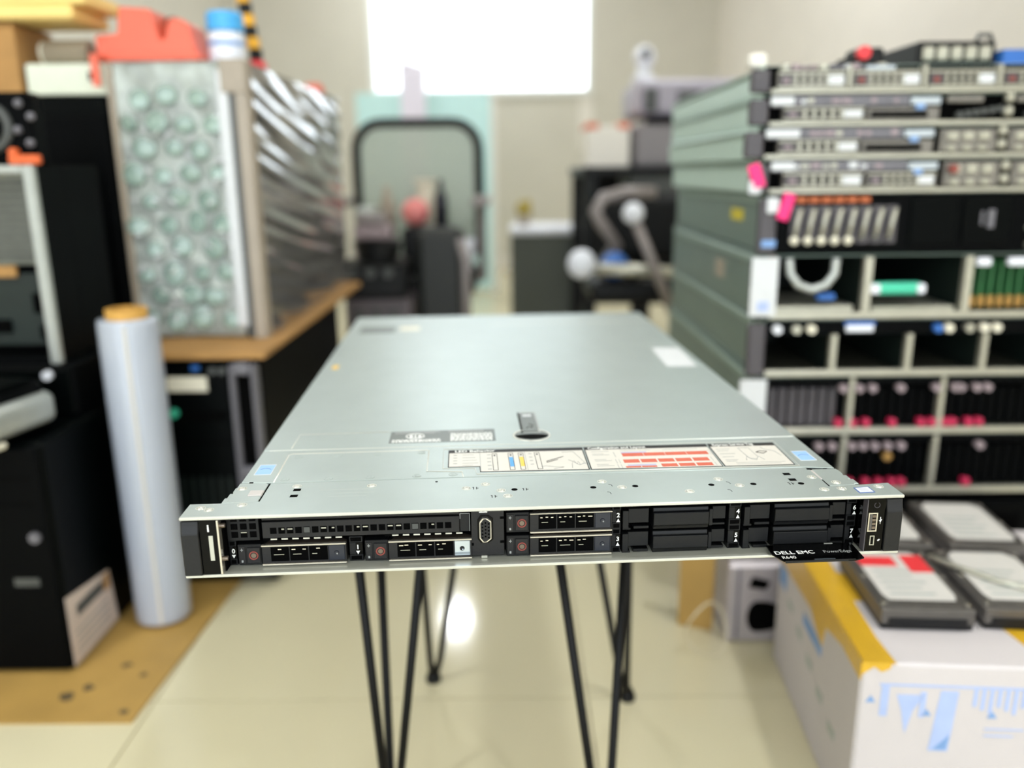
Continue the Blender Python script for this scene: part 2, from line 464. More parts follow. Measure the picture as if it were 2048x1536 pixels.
# screws and holes on the front strip
def screw(b):
    bm_lathe(b, [(0.0, 0.18), (0.55, 0.2), (0.75, 0.62), (1.7, 0.62), (2.15, 0.25), (2.35, -0.3)], n=18)
    bm_lathe(b, [(2.75, 0.0), (2.95, 0.22), (3.25, 0.22), (3.45, -0.1)], n=18)
bm0 = bmesh.new(); screw(bm0)
bmesh.ops.scale(bm0, vec=(K, K, K), verts=bm0.verts)
sc_me = bpy.data.meshes.new('screw'); bm0.to_mesh(sc_me); bm0.free()
for p in [(-231.7, 15.4), (-225.3, 11.9), (-205.4, 18.7), (-213.0, 48.8), (-175.1, 50.2), (-122.1, 47.1), (-55.3, 36.3), (-41.8, 43.0), (-31.1, 30.3),
          (-27.0, 20.1), (41.3, 41.5), (53.5, 29.5), (98.4, 18.1), (124.8, 39.2), (136.1, 26.1), (192.6, 37.8), (205.5, 26.5), (191.6, 14.0), (204.1, 14.5), (231.3, 16.3)]:
    link('screw', sc_me, 'steel_edge', SRV, (p[0] * K, p[1] * K, ZT * K), smooth=True)
for p in [(-186.0, 112.9), (-155.1, 113.8), (-124.8, 114.5), (-90.3, 115.2), (-186.4, 64.1), (-155.1, 63.0), (-125.2, 63.5), (-91.3, 63.7), (-64.8, 64.3)]:
    part('dimple', 'steel', SRV, lambda b: bm_lathe(b, [(0, 0.5 * K), (1.2 * K, 0.5 * K), (2.4 * K, 0.16 * K), (2.9 * K, 0.5 * K), (3.4 * K, 0.1 * K)], (p[0] * K, p[1] * K, ZT * K), 16), smooth=True)
for k, p in enumerate([(-76.5, 50.7), (-21.8, 31.4), (33.4, 30.8), (63.1, 30.7), (116.7, 28.8), (146.5, 27.9), (180.0, 26.1)]):
    part('hole', 'void', SRV, lambda b: bm_cyl(b, (p[0] * K, p[1] * K, (ZT - 0.42) * K), (1.0 if k == 0 else 2.2) * K, 1.0 * K, n=16))
for p in [(-173.7, 43.1), (-173.8, 32.0), (177.0, 45.2), (176.9, 33.8)]:
    sb('hole', 'void', SRV, p[0] - 2.6, p[0] + 2.6, p[1] - 2.2, p[1] + 2.2, ZT - 1.0, ZT + 0.08)
for p in [(-48.9, 36.1), (-14.2, 31.3), (-36.5, 20.0), (173.2, 26.7)]:
    sbs('stamped_mark', 'print_black', SRV, [(p[0] - 1.6, p[0] - 1.0, p[1] - 2.2, p[1] + 2.2, ZT - 0.2, ZT + 0.06), (p[0] + 0.5, p[0] + 1.1, p[1] - 2.2, p[1] + 2.2, ZT - 0.2, ZT + 0.06),
        (p[0] + 1.1, p[0] + 2.2, p[1] - 0.4, p[1] + 0.4, ZT - 0.2, ZT + 0.06), (p[0] - 2.2, p[0] - 1.6, p[1] + 1.3, p[1] + 2.0, ZT - 0.2, ZT + 0.06)])
for p in [(46.2, 33.6), (43.0, 19.6), (129.8, 31.4), (126.4, 17.2)]:
    stube('stamped_mark', 'print_black', SRV, [(p[0] - 1.2, p[1] + 2, ZT - 0.05), (p[0] + 0.5, p[1] + 1.4, ZT - 0.05), (p[0] + 0.9, p[1] - 2.0, ZT - 0.05)], 0.22)
# laser-etched faint lines on the strip
sbs('etched_lines', 'print_faint', SRV, [(-158, -119, 40.8, 42.4, ZT - 0.2, ZT + 0.03), (-146, -119, 34.4, 36, ZT - 0.2, ZT + 0.03), (-150, -124, 28.6, 29.8, ZT - 0.2, ZT + 0.03)])
# touch-point stickers
for (cx, cy, a) in ((-205.2, 85.6, 0), (204.6, 82.2, 0)):
    st = sb('blue_touch_sticker', 'blue_sticker', SRV, cx - 5.7, cx + 5.7, cy - 10.2, cy + 10.2, ZT - 0.2, ZT + 0.3, 0.1)
    stube('sticker_border', 'label_white', st, [(cx - 6, cy - 10.6, ZT + 0.2), (cx - 6, cy + 10.6, ZT + 0.2), (cx + 6, cy + 10.6, ZT + 0.2), (cx + 6, cy - 10.6, ZT + 0.2)], 0.35, True)
    stube('arc_mark', 'blue_dark', st, [(cx - 4 + k * 1.0, cy + 0.5 + 2.4 * math.sin(math.pi * k / 8), ZT + 0.28) for k in range(9)], 0.22)
st = spoly('processor_sticker', 'blue_dark', SRV, [(212.4, 5.0), (223.8, 5.6), (223.8, 16.6), (212.4, 15.0)], ZT - 0.2, ZT + 0.15)
spoly('sticker_face', 'label_white', st, [(213.3, 6.2), (222.9, 6.7), (222.9, 15.5), (213.3, 14.1)], ZT, ZT + 0.25)
sbs('sticker_print', 'ink_lilac', st, [(215, 221, 9 + k * 2, 9.6 + k * 2, ZT + 0.1, ZT + 0.28) for k in range(3)])

# --- LED behaviour label
LB = spoly('led_label', 'print_black', SRV, [(-69, 118.4), (37.7, 116.9), (36.4, 66.0), (-45, 67.6), (-45.2, 78.9), (-69, 79.4)], ZT - 0.1, ZT + 0.25)
spoly('label_face', 'label_cream', LB, [(-68.2, 110.8), (36.6, 109.6), (35.6, 66.9), (-44.1, 68.5), (-44.3, 79.8), (-68.2, 80.2)], ZT, ZT + 0.33)
zl, zh = ZT + 0.2, ZT + 0.37
text('lettering', 'LED Behavior', 6.6 * K, 'print_white', LB, (-64 * K, 112.4 * K, (zh + 0.02) * K), bold=0.025, sx=0.86)
sbs('ruled_line', 'print_grey', LB, [(-44.6, -44.1, 69, 110, zl, zh), (-9.5, -9.1, 68, 110, zl, zh)])
sbs('small_print', 'print_grey', LB, [(-58, -58 + w_, y, y + 0.9, zl, zh) for w_, y in ((9, 105.5), (10, 99), (11, 92.8), (12, 86.6), (8, 82))] +
    [(-65, -62, y, y + 1.6, zl, zh) for y in (105, 98.6, 92.4, 86.2)] + [(-39, -36, y, y + 1.6, zl, zh) for y in (104, 96, 88, 80, 72)] + [(-6.5, -4, y, y + 1.6, zl, zh) for y in (104, 96, 88, 80)])
for bx_, ink in ((-33, None), (-25 + 4.5, 'ink_blue'), (-15 + 2.5, 'ink_amber'), (0.2, None)):
    stube('bar_outline', 'print_black', LB, [(bx_ - 1.9, 107, zh), (bx_ + 1.9, 107, zh), (bx_ + 1.6, 70, zh), (bx_ - 1.9, 70, zh)], 0.2, True, 4)
    sb('bar_tick', 'print_black', LB, bx_ - 0.7, bx_ + 0.7, 101.5, 104.5, zl, zh)
    if ink:
        sb('bar_fill', ink, LB, bx_ - 1.5, bx_ + 1.5, 77, 98, zl, zh + 0.02)
stube('arrow', 'print_black', LB, [(6, 86, zh), (20, 96, zh)], 0.3, n=4)
stube('arrow', 'print_black', LB, [(6, 83.5, zh), (15, 89.5, zh)], 0.3, n=4)
stube('phone_drawing', 'print_grey', LB, [(20, 106, zh), (29, 106.5, zh), (35, 80, zh), (30, 76, zh), (26, 84, zh), (23, 88, zh)], 0.22, n=4)
stube('hand_drawing', 'print_grey', LB, [(24, 70, zh), (25, 80, zh), (27, 86, zh), (28.5, 78, zh), (30, 84, zh), (31, 76, zh), (33.5, 80, zh), (35.4, 78.5, zh)], 0.22, n=4)
stube('hand_drawing', 'print_grey', LB, [(1, 75, zh), (5, 76, zh), (12, 73, zh), (18, 72.5, zh), (10, 69, zh)], 0.22, n=4)

# --- configuration label
CL = spoly('configuration_label', 'print_black', SRV, [(38.6, 117.0), (137.9, 116.6), (136.4, 64.2), (37.2, 66.0)], ZT - 0.1, ZT + 0.25)
spoly('label_face', 'label_cream', CL, [(39.2, 109.6), (137.2, 109.2), (135.7, 65), (38, 66.8)], ZT, ZT + 0.33)
text('lettering', 'Configuration and Layout', 6.6 * K, 'print_white', CL, (41.5 * K, 111 * K, (zh + 0.02) * K), bold=0.025, sx=0.68)
def row(y0, y1, cells):
    for (a, b, ink) in cells:
        sb('drive_cell', ink, CL, a, b, y0, y1, zl, zh)
row(92.0, 99.5, [(66 + k * 17.0, 82.6 + k * 17.0, 'ink_red') for k in range(4)])
sb('drive_cell', 'ink_lilac', CL, 66, 86, 99.6, 102.4, zl, zh)
row(77.5, 85.0, [(64.5 + k * 13.4, 76.6 + k * 13.4, 'ink_red') for k in range(5)])
row(67.0, 73.6, [(64.5 + k * 13.4, 76.6 + k * 13.4, 'ink_red') for k in range(2, 5)])
row(67.0, 70.2, [(64.0 + k * 12, 75.4 + k * 12, 'ink_red') for k in range(2)])
row(70.6, 73.6, [(66.0, 87.5, 'ink_lilac')])
sbs('small_print', 'print_grey', CL, [(43, 43 + w_, y, y + 0.9, zl, zh) for w_, y in ((14, 104.4), (9, 99), (13, 96.4), (9, 86), (13, 83), (9, 75), (13, 72))] +
    [(66, 66 + w_, 105.4, 106.2, zl, zh) for w_ in (24,)] + [(100, 128, 105.4, 106.2, zl, zh)])
sbs('panel_outline', 'print_grey', CL, [(60, 60.5, 91, 103, zl, zh), (135, 135.4, 91, 103, zl, zh), (58.8, 59.3, 77, 86, zl, zh), (61.3, 61.7, 77, 86, zl, zh), (132.6, 133, 77, 86, zl, zh), (58.4, 58.9, 66.8, 74.5, zl, zh), (61, 61.4, 66.8, 74.5, zl, zh), (132.4, 132.8, 66.8, 74.5, zl, zh)])
# --- service tag label
EL = spoly('service_tag_label', 'print_black', SRV, [(138.9, 116.6), (192.6, 115.6), (190.8, 63.6), (137.4, 64.2)], ZT - 0.1, ZT + 0.25)
spoly('label_face', 'label_cream', EL, [(139.5, 109.2), (191.6, 108.2), (190, 64.4), (138.2, 65)], ZT, ZT + 0.33)
text('lettering', 'Express Service Tag', 6.6 * K, 'print_white', EL, (142 * K, 110.7 * K, (zh + 0.02) * K), bold=0.025, sx=0.62)
sbs('small_print', 'print_grey', EL, [(142, 142 + w_, y, y + 0.9, zl, zh) for w_, y in ((11, 102), (9, 98), (12, 91), (9, 84), (10, 77), (8, 74))] + [(148, 186, 70.5, 71.2, zl, zh), (148, 182, 67.6, 68.3, zl, zh)])
stube('phone_drawing', 'print_grey', EL, [(160, 104, zh), (168.5, 104, zh), (169, 82, zh), (166, 78, zh), (161.5, 80, zh)], 0.22, True, 4)
stube('hand_drawing', 'print_grey', EL, [(158, 76, zh), (160.5, 84, zh), (162.5, 78, zh), (166, 76, zh), (169.5, 84, zh), (172, 76, zh)], 0.22, n=4)
stube('hand_drawing', 'print_black', EL, [(171, 93, zh), (175, 96, zh), (180, 94, zh), (176, 90, zh), (171, 93, zh)], 0.35, n=4)
stube('hand_drawing', 'print_grey', EL, [(178, 104, zh), (180, 99, zh), (186, 95, zh), (188, 84, zh)], 0.22, n=4)
# --- caution label
CA = spoly('caution_label', 'label_dark', SRV, [(-118.4, 139.7), (-30.4, 140.2), (-30.6, 172.0), (-118.4, 170.2)], ZT, ZT + 0.42)
z2, z3 = ZT + 0.3, ZT + 0.47
stube('warning_ring', 'print_white', CA, [(-97.5 + 7.5 * math.cos(a * math.pi / 12), 156.4 + 6.2 * math.sin(a * math.pi / 12), z3) for a in range(24)], 0.45, True)
sbs('warning_figure', 'print_white', CA, [(-102, -99.5, 153, 159.5, z2, z3), (-98, -96.6, 153, 159.5, z2, z3), (-95, -92.5, 153.6, 159, z2, z3)])
sbs('small_print', 'print_grey', CA, [(-115 + 0, -115 + w_, y, y + 1.5, z2, z3) for w_, y in ((38, 167), (34, 164.2))] + [(-72 + 2, -70 + w_, y, y + 1.5, z2, z3) for w_, y in ((30, 168), (30, 165.2))])
rl = []
for y in (141.2, 143.8, 146.4):
    x = -116
    while x < -76:
        d = random.uniform(1.4, 4.5); rl.append((x, min(x + d, -76), y, y + 1.6, z2, z3)); x += d + 0.7
for y in (142, 145, 148, 151, 154, 157, 160):
    x = -68
    while x < -33:
        d = random.uniform(1.4, 4.5); rl.append((x, min(x + d, -33), y, y + 1.8, z2, z3)); x += d + 0.7
sbs('small_print', 'print_white', CA, rl)
# --- lid release
LR = part('lid_release', 'print_grey', SRV, lambda b: (bm_box(b, -8.2 * K, 8.2 * K, 158 * K, 219 * K, ZT * K, (ZT + 0.5) * K)))
sb('release_lever', 'label_dark', LR, -6.6, 6.6, 160, 214, ZT + 0.3, ZT + 1.1, 0.4)
sb('slot_shadow', 'void', LR, -8.2, -6.8, 158, 218, ZT + 0.3, ZT + 0.56)
part('finger_ring', 'steel_edge', LR, lambda b: bm_lathe(b, [(14.2 * K, 0.2 * K), (14.6 * K, 0.75 * K), (15.8 * K, 0.75 * K), (16.2 * K, 0.1 * K)], (0, 151.5 * K, ZT * K), 32), smooth=True)
part('finger_well', 'label_dark', LR, lambda b: bm_cyl(b, (0, 151.5 * K, (ZT + 0.22) * K), 14.4 * K, 0.4 * K, n=32))
part('finger_hole', 'void', LR, lambda b: bm_prism(b, [(14.0 * K * math.cos(a), 151 * K + 10.5 * K * math.sin(a)) for a in [math.pi + math.pi * i / 16 for i in range(17)]] + [(9 * K, 153.2 * K), (0, 154.4 * K), (-9 * K, 153.2 * K)], (ZT + 0.3) * K, (ZT + 0.5) * K))
stube('lever_mark', 'print_black', LR, [(-3, 168, ZT + 1.1), (-1, 174, ZT + 1.1), (1.5, 170, ZT + 1.1), (3.2, 177, ZT + 1.1), (0, 181, ZT + 1.1)], 0.35, n=4)
sb('lever_tab', 'label_white', LR, -4, 4, 204, 209, ZT + 1.0, ZT + 1.2)
sb('rear_sticker', 'label_dark', SRV, -201, -152, 625, 668, ZT, ZT + 0.35)
sb('rear_sticker', 'sticker_cream', SRV, -146, -118, 640, 668, ZT, ZT + 0.35)
spoly('white_sticker', 'label_white', SRV, [(172, 388), (206, 386), (210, 486), (177, 490)], ZT, ZT + 0.45)
sb('yellow_mark', 'ink_amber', SRV, -206, -199, 412, 430, ZT, ZT + 0.3)
sb('lid_step', 'steel_edge', SRV, -15, 212, 676, 679, ZT - 0.2, ZT + 0.5, 0.15)

# --- left and right ears
def grip(parent, x0, x1, s):
    pts = [(-1.8, 2.2), (-1.8, 31.5), (-0.2, 36.5), (0.5, 40.0), (20, 40.0), (20, 2.2)]
    return part('grip', 'black_plastic', parent, lambda b: bm_prism(b, [(p[0] * K, p[1] * K) for p in pts], x0 * K, x1 * K, 'x', 0.5 * K))
E1 = sb('left_ear', 'gloss_black', SRV, -229.3, -218.0, 0.2, 20, 2.0, 40.4, 0.2)
grip(E1, -240.6, -229.4, 1)
sb('edge_strip', 'chrome', E1, -217.9, -216.6, -0.4, 6, 2.0, 40.2, 0.2)
sb('status_bar', 'tray', E1, -223.6, -220.9, -0.05, 0.4, 12, 29.5)
text('lettering', 'i', 7 * K, 'print_white', E1, (-224.2 * K, 0.15 * K, 32.5 * K), (math.pi / 2, 0, 0), 0.03)
for z in (35, 11.5):
    part('rivet', 'bronze', E1, lambda b: bm_cyl(b, (-215.2 * K, 4 * K, z * K), 1.6 * K, 3.4 * K, 'x', n=12))
sb('inner_cheek', 'void', E1, -216.5, -215.7, 6, 24, 1.3, ZT - 2)
E2 = sb('right_ear', 'gloss_black', SRV, 216.4, 229.4, 0.2, 20, 2.0, 40.4, 0.2)
grip(E2, 229.5, 240.6, -1)
u = sbs('usb_port', 'chrome', E2, [(217.6, 218.4, -0.2, 2, 16.6, 30.3), (223.2, 224, -0.2, 2, 16.6, 30.3), (218.4, 223.2, -0.2, 2, 16.6, 17.4), (218.4, 223.2, -0.2, 2, 29.5, 30.3)])
sb('usb_tongue', 'hdd', u, 218.8, 220.4, -0.1, 1.5, 17.8, 29.2)
sbs('usb_contacts', 'bronze', u, [(220.6, 223.0, -0.02, 1.2, 18.4 + k * 2.8, 20.2 + k * 2.8) for k in range(4)])
sbs('micro_port', 'bay_metal', E2, [(220.0, 220.6, -0.2, 2, 6.4, 13.5), (222.6, 223.2, -0.2, 2, 6.4, 13.5), (220.6, 222.6, -0.2, 2, 6.4, 7), (220.6, 222.6, -0.2, 2, 12.9, 13.5)])
stube('power_icon', 'ear_grey', E2, [(223 + 1.9 * math.sin(a), 0.1, 35.8 + 1.9 * math.cos(a)) for a in [0.5 + i * 5.28 / 12 for i in range(13)]], 0.2)
stube('usb_icon', 'print_white', E2, [(226.2, 0.1, 22), (226.2, 0.1, 27)], 0.25)
stube('usb_icon', 'print_white', E2, [(225.4, 0.1, 24.6), (226.2, 0.1, 23.4), (227, 0.1, 25.4)], 0.3)
stube('service_icon', 'print_white', E2, [(225.6, 0.1, 9.6), (227.0, 0.1, 10.6)], 0.5)
sb('ear_edge', 'ear_grey', E2, 216.2, 216.8, 0.0, 6, 2.0, 40.0)

# --- optical bay strip
OB = sb('optical_bay_cover', 'caddy_plastic', SRV, -192.2, -60.4, 13, 22, 33.4, 40.4, 0.3)
sbs('eject_slot', 'chrome', OB, [(-150.5, -139, 12.7, 13.2, 36.9, 37.3), (-150.5, -150.1, 12.7, 13.2, 37.3, 39.6), (-139.4, -139, 12.7, 13.2, 37.3, 39.6)])
sb('eject_button', 'void', OB, -149.8, -139.7, 12.8, 13.2, 37.4, 39.6)
VS = sb('vent_strip', 'caddy_plastic', SRV, -192.2, -60.4, 12.4, 22, 20.8, 32.6, 0.3)
for k in range(22):
    x = -187.0 + k * 5.56
    sb('vent_hole', 'void', VS, x, x + 4.3, 12.2, 12.6, 24.0, 28.4)
    if k in (1, 2, 6, 7, 10, 11, 14, 15, 19):
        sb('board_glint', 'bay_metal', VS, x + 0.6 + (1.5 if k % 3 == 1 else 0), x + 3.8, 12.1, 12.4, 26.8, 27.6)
    if k in (4, 17):
        sb('vent_screen', 'grey_dark', VS, x + 0.2, x + 4.1, 12.05, 12.4, 24.3, 28.1)
VB = sb('vent_block', 'blank_plastic', SRV, -215.5, -194.2, 12.6, 22, 19.6, 40.2, 0.3)
for i in range(3):
    for j in range(3):
        sb('vent_hole', 'void', VB, -212.6 + i * 6.1, -208.2 + i * 6.1, 12.35, 12.7, 22 + j * 5.8, 26.2 + j * 5.8)
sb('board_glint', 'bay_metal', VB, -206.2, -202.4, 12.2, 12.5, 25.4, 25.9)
sbs('bracket', 'blank_plastic', SRV, [(-60, -53.4, 13.4, 22, 21, 34)])
sbs('bracket_edge', 'print_grey', SRV, [(-60, -53.4, 13.2, 13.5, 33.7, 34.1), (-60.2, -59.8, 13.2, 13.5, 30, 34.1), (-53.7, -53.4, 13.2, 13.5, 21, 34)])

# --- hot-swap drive carriers
def carrier(x, z, cap, glint):
    c = sb('drive_carrier', 'caddy_plastic', SRV, x + 16.2, x + 72.6, 11.2, 24, z + 1.6, z + 14.4, 0.3)
    sb('button_block', 'blank_plastic', c, x + 0.2, x + 16.0, 12.0, 24, z + 0.6, z + 15.4, 0.4)
    sb('light_pipe', 'caddy_plastic', c, x + 0.9, x + 5.2, 11.6, 12.4, z + 1.6, z + 14.2, 0.2)
    sbs('light_icon', 'print_grey', c, [(x + 2.3, x + 3.5, 11.5, 11.7, z + 2.6, z + 4.2), (x + 2.0, x + 3.8, 11.5, 11.7, z + 11.4, z + 11.9), (x + 2.7, x + 3.1, 11.5, 11.7, z + 10.6, z + 12.8)])
    bt = sb('release_button', 'caddy_plastic', c, x + 6.2, x + 15.2, 10.9, 12.4, z + 2.2, z + 13.4, 0.4)
    part('button_ring', 'red_ring', c, lambda b: bm_tube(b, [((x + 10.8 + 2.7 * math.cos(a)) * K, 10.85 * K, (z + 7.8 + 2.7 * math.sin(a)) * K) for a in [i * math.pi / 12 for i in range(24)]], 0.55 * K, 6, True), smooth=True)
    part('button_core', 'bronze', c, lambda b: bm_cyl(b, ((x + 10.8) * K, 10.9 * K, (z + 7.8) * K), 1.7 * K, 0.5 * K, 'y', n=16))
    sb('edge_rail', 'chrome', c, x + 16.2, x + 72.7, 9.4, 12.5, z + 14.2, z + 15.3, 0.35)
    sb('edge_rail', 'chrome', c, x + 16.2, x + 72.7, 9.4, 12.5, z + 0.5, z + 1.6, 0.35)
    spoly('top_plate', 'bronze', c, [(x + 18, 12), (x + 72.5, 12), (x + 72.5, 15.6), (x + 68, 19), (x + 22, 23), (x + 20, 18)], z + 14.6, z + 15.2)
    vx = x + 22.2
    for k in range(3):
        a = vx + k * 12.75
        b = a + (12.0 if k < 2 else 12.3)
        sb('grille_opening', 'void', c, a, b, 10.95, 11.5, z + 3.0, z + 13.2)
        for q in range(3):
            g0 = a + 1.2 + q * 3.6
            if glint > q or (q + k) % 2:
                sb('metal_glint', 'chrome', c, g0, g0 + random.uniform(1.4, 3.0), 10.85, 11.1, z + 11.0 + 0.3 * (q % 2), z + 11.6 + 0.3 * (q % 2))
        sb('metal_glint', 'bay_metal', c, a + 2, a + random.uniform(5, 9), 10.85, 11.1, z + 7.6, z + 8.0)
    cp = sb('latch_cap', cap, c, x + 60.6, x + 71.6, 10.6, 12, z + 2.4, z + 13.8, 0.5)
    part('latch_boss', 'navy_cap' if cap == 'navy_cap' else 'black_plastic', c, lambda b: bm_cyl(b, ((x + 66) * K, 10.5 * K, (z + 8) * K), 1.9 * K, 0.9 * K, 'y', 1.4 * K, n=14))
    part('latch_ring', 'silver_film' if cap != 'navy_cap' else 'print_grey', c, lambda b: bm_sphere(b, ((x + 66.4) * K, 10.0 * K, (z + 7.6) * K), 0.6 * K))
    return c
carrier(-209.6, 1.6, 'navy_cap', 0)
carrier(-125.0, 1.6, 'silver_film', 1)
carrier(-29.0, 18.6, 'navy_cap', 3)
carrier(-29.0, 1.4, 'navy_cap', 2)
for x in (-187, -106):
    sbs('ledge_slot', 'steel_edge', SRV, [(x + k * 7.2, x + 4.2 + k * 7.2, 12.0, 12.6, 19.7, 20.6) for k in range(7)])
    sb('ledge', 'void', SRV, x - 5, x + 48, 12.6, 22, 19.4, 20.7)

# --- slot number blocks
def slot_label(x0, x1, z0, num, tri_up, tx):
    b = sbs('slot_block', 'blank_plastic', SRV, [(x0, x1, 13.6, 22, z0, z0 + 4.6), (x0, x1, 13.6, 22, z0 + 13.4, z0 + 18), (x0, x0 + (x1 - x0) * 0.5, 13.8, 22, z0 + 4.6, z0 + 13.4)], 0.3)
    sb('slot_face', 'gloss_black', b, x0 + (x1 - x0) * 0.35, x1 - 0.3, 14.0, 16, z0 + 4.8, z0 + 13.2)
    sbs('slot_opening', 'void', b, [(x0 + 1, x1 - 1, 13.4, 13.8, z0 + 1, z0 + 3.8), (x0 + 1, x1 - 1, 13.4, 13.8, z0 + 14.4, z0 + 17.2)])
    text('lettering', num, 4.4 * K, 'print_white', b, (tx * K, 13.3 * K, (z0 + 8.8) * K), (math.pi / 2, 0, 0), 0.03, align='CENTER')
    d = 1 if tri_up else -1
    zc = z0 + 6.4
    spoly('slot_arrow', 'print_white', b, [(tx - 1.3, zc - 1.2 * d), (tx + 1.3, zc - 1.2 * d), (tx, zc + 1.4 * d)], 13.2, 13.35, 'y')
slot_label(-215.6, -210.4, 1.6, '0', False, -212.6)
slot_label(-135.4, -126.2, 1.6, '1', False, -129.6)
slot_label(43.9, 50.2, 18.6, '2', True, 48.2)
slot_label(43.9, 50.2, 1.0, '3', True, 48.2)
slot_label(125.4, 134.0, 18.6, '4', True, 131.6)
slot_label(125.4, 134.0, 1.0, '5', True, 131.2)
slot_label(208.6, 215.6, 18.6, '6', True, 214.0)
slot_label(208.6, 215.6, 1.0, '7', True, 213.4)

# --- drive blanks
def blank(x, z):
    pts = [(9.6, 3.6), (9.6, 12.4), (11.6, 13.0), (12.2, 15.6), (24, 15.6), (24, 0.2), (11.2, 0.2), (10.6, 2.6)]
    b = part('drive_blank', 'blank_plastic', SRV, lambda q: bm_prism(q, [(p[0] * K, (p[1] + z) * K) for p in pts], (x + 21.2) * K, (x + 59.6) * K, 'x', 0.35 * K))
    sbs('blank_clip', 'blank_plastic', b, [(x + 0.3, x + 4.4, 11.6, 24, z + 1.2, z + 14.2), (x + 4.4, x + 18.6, 13.2, 24, z + 4.4, z + 15.0), (x + 8, x + 18.6, 12.4, 24, z + 0.4, z + 2.4), (x + 0.3, x + 6, 12.4, 24, z - 0.2, z + 1.2)], 0.25)
    sbs('blank_clip', 'blank_plastic', b, [(x + 60.2, x + 62.8, 11.6, 24, z + 1.4, z + 13.6), (x + 62.8, x + 72.0, 13.0, 24, z + 5.6, z + 15.0), (x + 62.0, x + 71.6, 12.4, 24, z + 1.4, z + 3.0)], 0.25)
    return b
for x in (50.8, 135.3):
    blank(x, 18.4)
    blank(x, 1.2)

# --- VGA panel
VP = sb('video_panel', 'caddy_plastic', SRV, -52.6, -30.2, 12.0, 24, 3.0, 40.3, 0.3)
def dshape(g):
    x0, x1, z0, z1 = -47.9 + g, -38.1 - g, 13.0 + g, 32.4 - g
    return [(x0, z0 + 3), (x0 + 2.2, z0), (x1 - 3.0, z0), (x1, z0 + 2.4), (x1, z1 - 2.4), (x1 - 3.0, z1), (x0 + 2.2, z1), (x0, z1 - 3)]
spoly('video_surround', 'gloss_black', VP, dshape(-0.4), 11.4, 12.4, 'y')
spoly('video_shell', 'chrome', VP, dshape(0.8), 9.2, 12, 'y', 0.3)
spoly('video_face', 'caddy_plastic', VP, dshape(1.5), 8.95, 9.6, 'y')
part('video_pins', 'void', VP, lambda b: [bm_cyl(b, ((-45.0 + i * 2.1) * K, 8.9 * K, (17.6 + j * 2.5 + (i % 2) * 0.8) * K), 0.62 * K, 0.4 * K, 'y', n=8) for i in range(3) for j in range(5)])
sbs('display_icon', 'print_white', VP, [(-47, -41.5, 11.8, 12.1, 34.6, 35.4), (-47, -41.5, 11.8, 12.1, 37.8, 38.6), (-46, -45.2, 11.8, 12.1, 35.4, 37.8), (-43.3, -42.5, 11.8, 12.1, 35.4, 37.8)])
sbs('panel_notch', 'void', VP, [(-33, -30.0, 11.8, 12.4, 29.6, 31.4), (-33, -30.0, 11.8, 12.4, 12, 13.8), (-53, -51, 11.8, 12.4, 10.6, 12.6)])
sb('panel_foot', 'tray', VP, -46, -42, 11, 13, 1.6, 3.2)

# --- pull-out information tag
TG = spoly('information_tag', 'gloss_black', SRV, [(151.4, 9), (150.6, -4.6), (155, -14.8), (203.8, -16.6), (210.2, -14.0), (211.6, 9)], 3.6, 4.6, 'z', 0.15)
ztg = 4.68
text('lettering', 'DELL EMC', 6.6 * K, 'print_white', TG, (152.6 * K, -5.6 * K, ztg * K), bold=0.018, sx=0.93)
text('lettering', 'PowerEdge', 5.6 * K, 'print_grey', TG, (186.4 * K, -5.4 * K, ztg * K), sx=0.76)
text('lettering', 'R640', 5.8 * K, 'print_white', TG, (155.2 * K, -12.2 * K, ztg * K), sx=0.8)
sb('tag_grip', 'silver_film', TG, 176, 190, -15.2, -13.8, 4.5, 4.8)
sb('tag_slot', 'steel_edge', TG, 192, 198, 8.0, 9.0, 4.5, 5.0)
sb('tag_rim', 'black_plastic', TG, 155.6, 203.4, -16.4, -15.6, 3.4, 4.9, 0.1)

# ---------------------------------------------------------------- small table with hairpin legs
TB = thing('hairpin_table', 'small wooden side table on black hairpin rod legs, hidden beneath the silver server', 'table', (0.005, 0.89, 0))
box('tabletop', 'walnut', TB, -0.165, 0.165, -0.18, 0.18, 0.4324, 0.4504, 0.004)
def leg(foot, tops):
    fx, fy = foot
    def f(b):
        for (tx, ty) in tops:
            d = Vector((tx - fx, ty - fy, 0.43))
            dn = Vector((d.x, d.y, 0))
            dn = dn.normalized() if dn.length > 1e-4 else Vector((1, 0, 0))
            p0 = Vector((fx, fy, 0.004))
            bm_tube(b, [(fx, fy, 0.007), (fx + dn.x * 0.004, fy + dn.y * 0.004, 0.012), (fx + dn.x * 0.007 + d.x * 0.05, fy + dn.y * 0.007 + d.y * 0.05, 0.035), (tx, ty, 0.432)], 0.0048, 10)
    L = part('leg', 'rod', TB, f, smooth=True)
    box('mounting_plate', 'rod', L, min(t[0] for t in tops) - 0.012, max(t[0] for t in tops) + 0.012, min(t[1] for t in tops) - 0.012, max(t[1] for t in tops) + 0.012, 0.4295, 0.4324)
    part('rubber_foot', 'rod', L, lambda b: bm_lathe(b, [(0, 0), (0.011, 0), (0.011, 0.006), (0.007, 0.016), (0, 0.018)], (fx, fy, 0), 14), smooth=True)
for foot, tops in (((-0.14, 0.782), ((-0.158, 0.745), (-0.15, 0.86), (-0.08, 0.745))), ((0.097, 0.743), ((0.032, 0.745), (0.124, 0.82))),
                   ((-0.117, 1.046), ((-0.13, 1.0), (-0.042, 1.04))), ((0.155, 0.999), ((0.074, 1.02), (0.147, 0.975)))):
    leg((foot[0] - 0.005, foot[1] - 0.89), [(a - 0.005, b - 0.89) for a, b in tops])

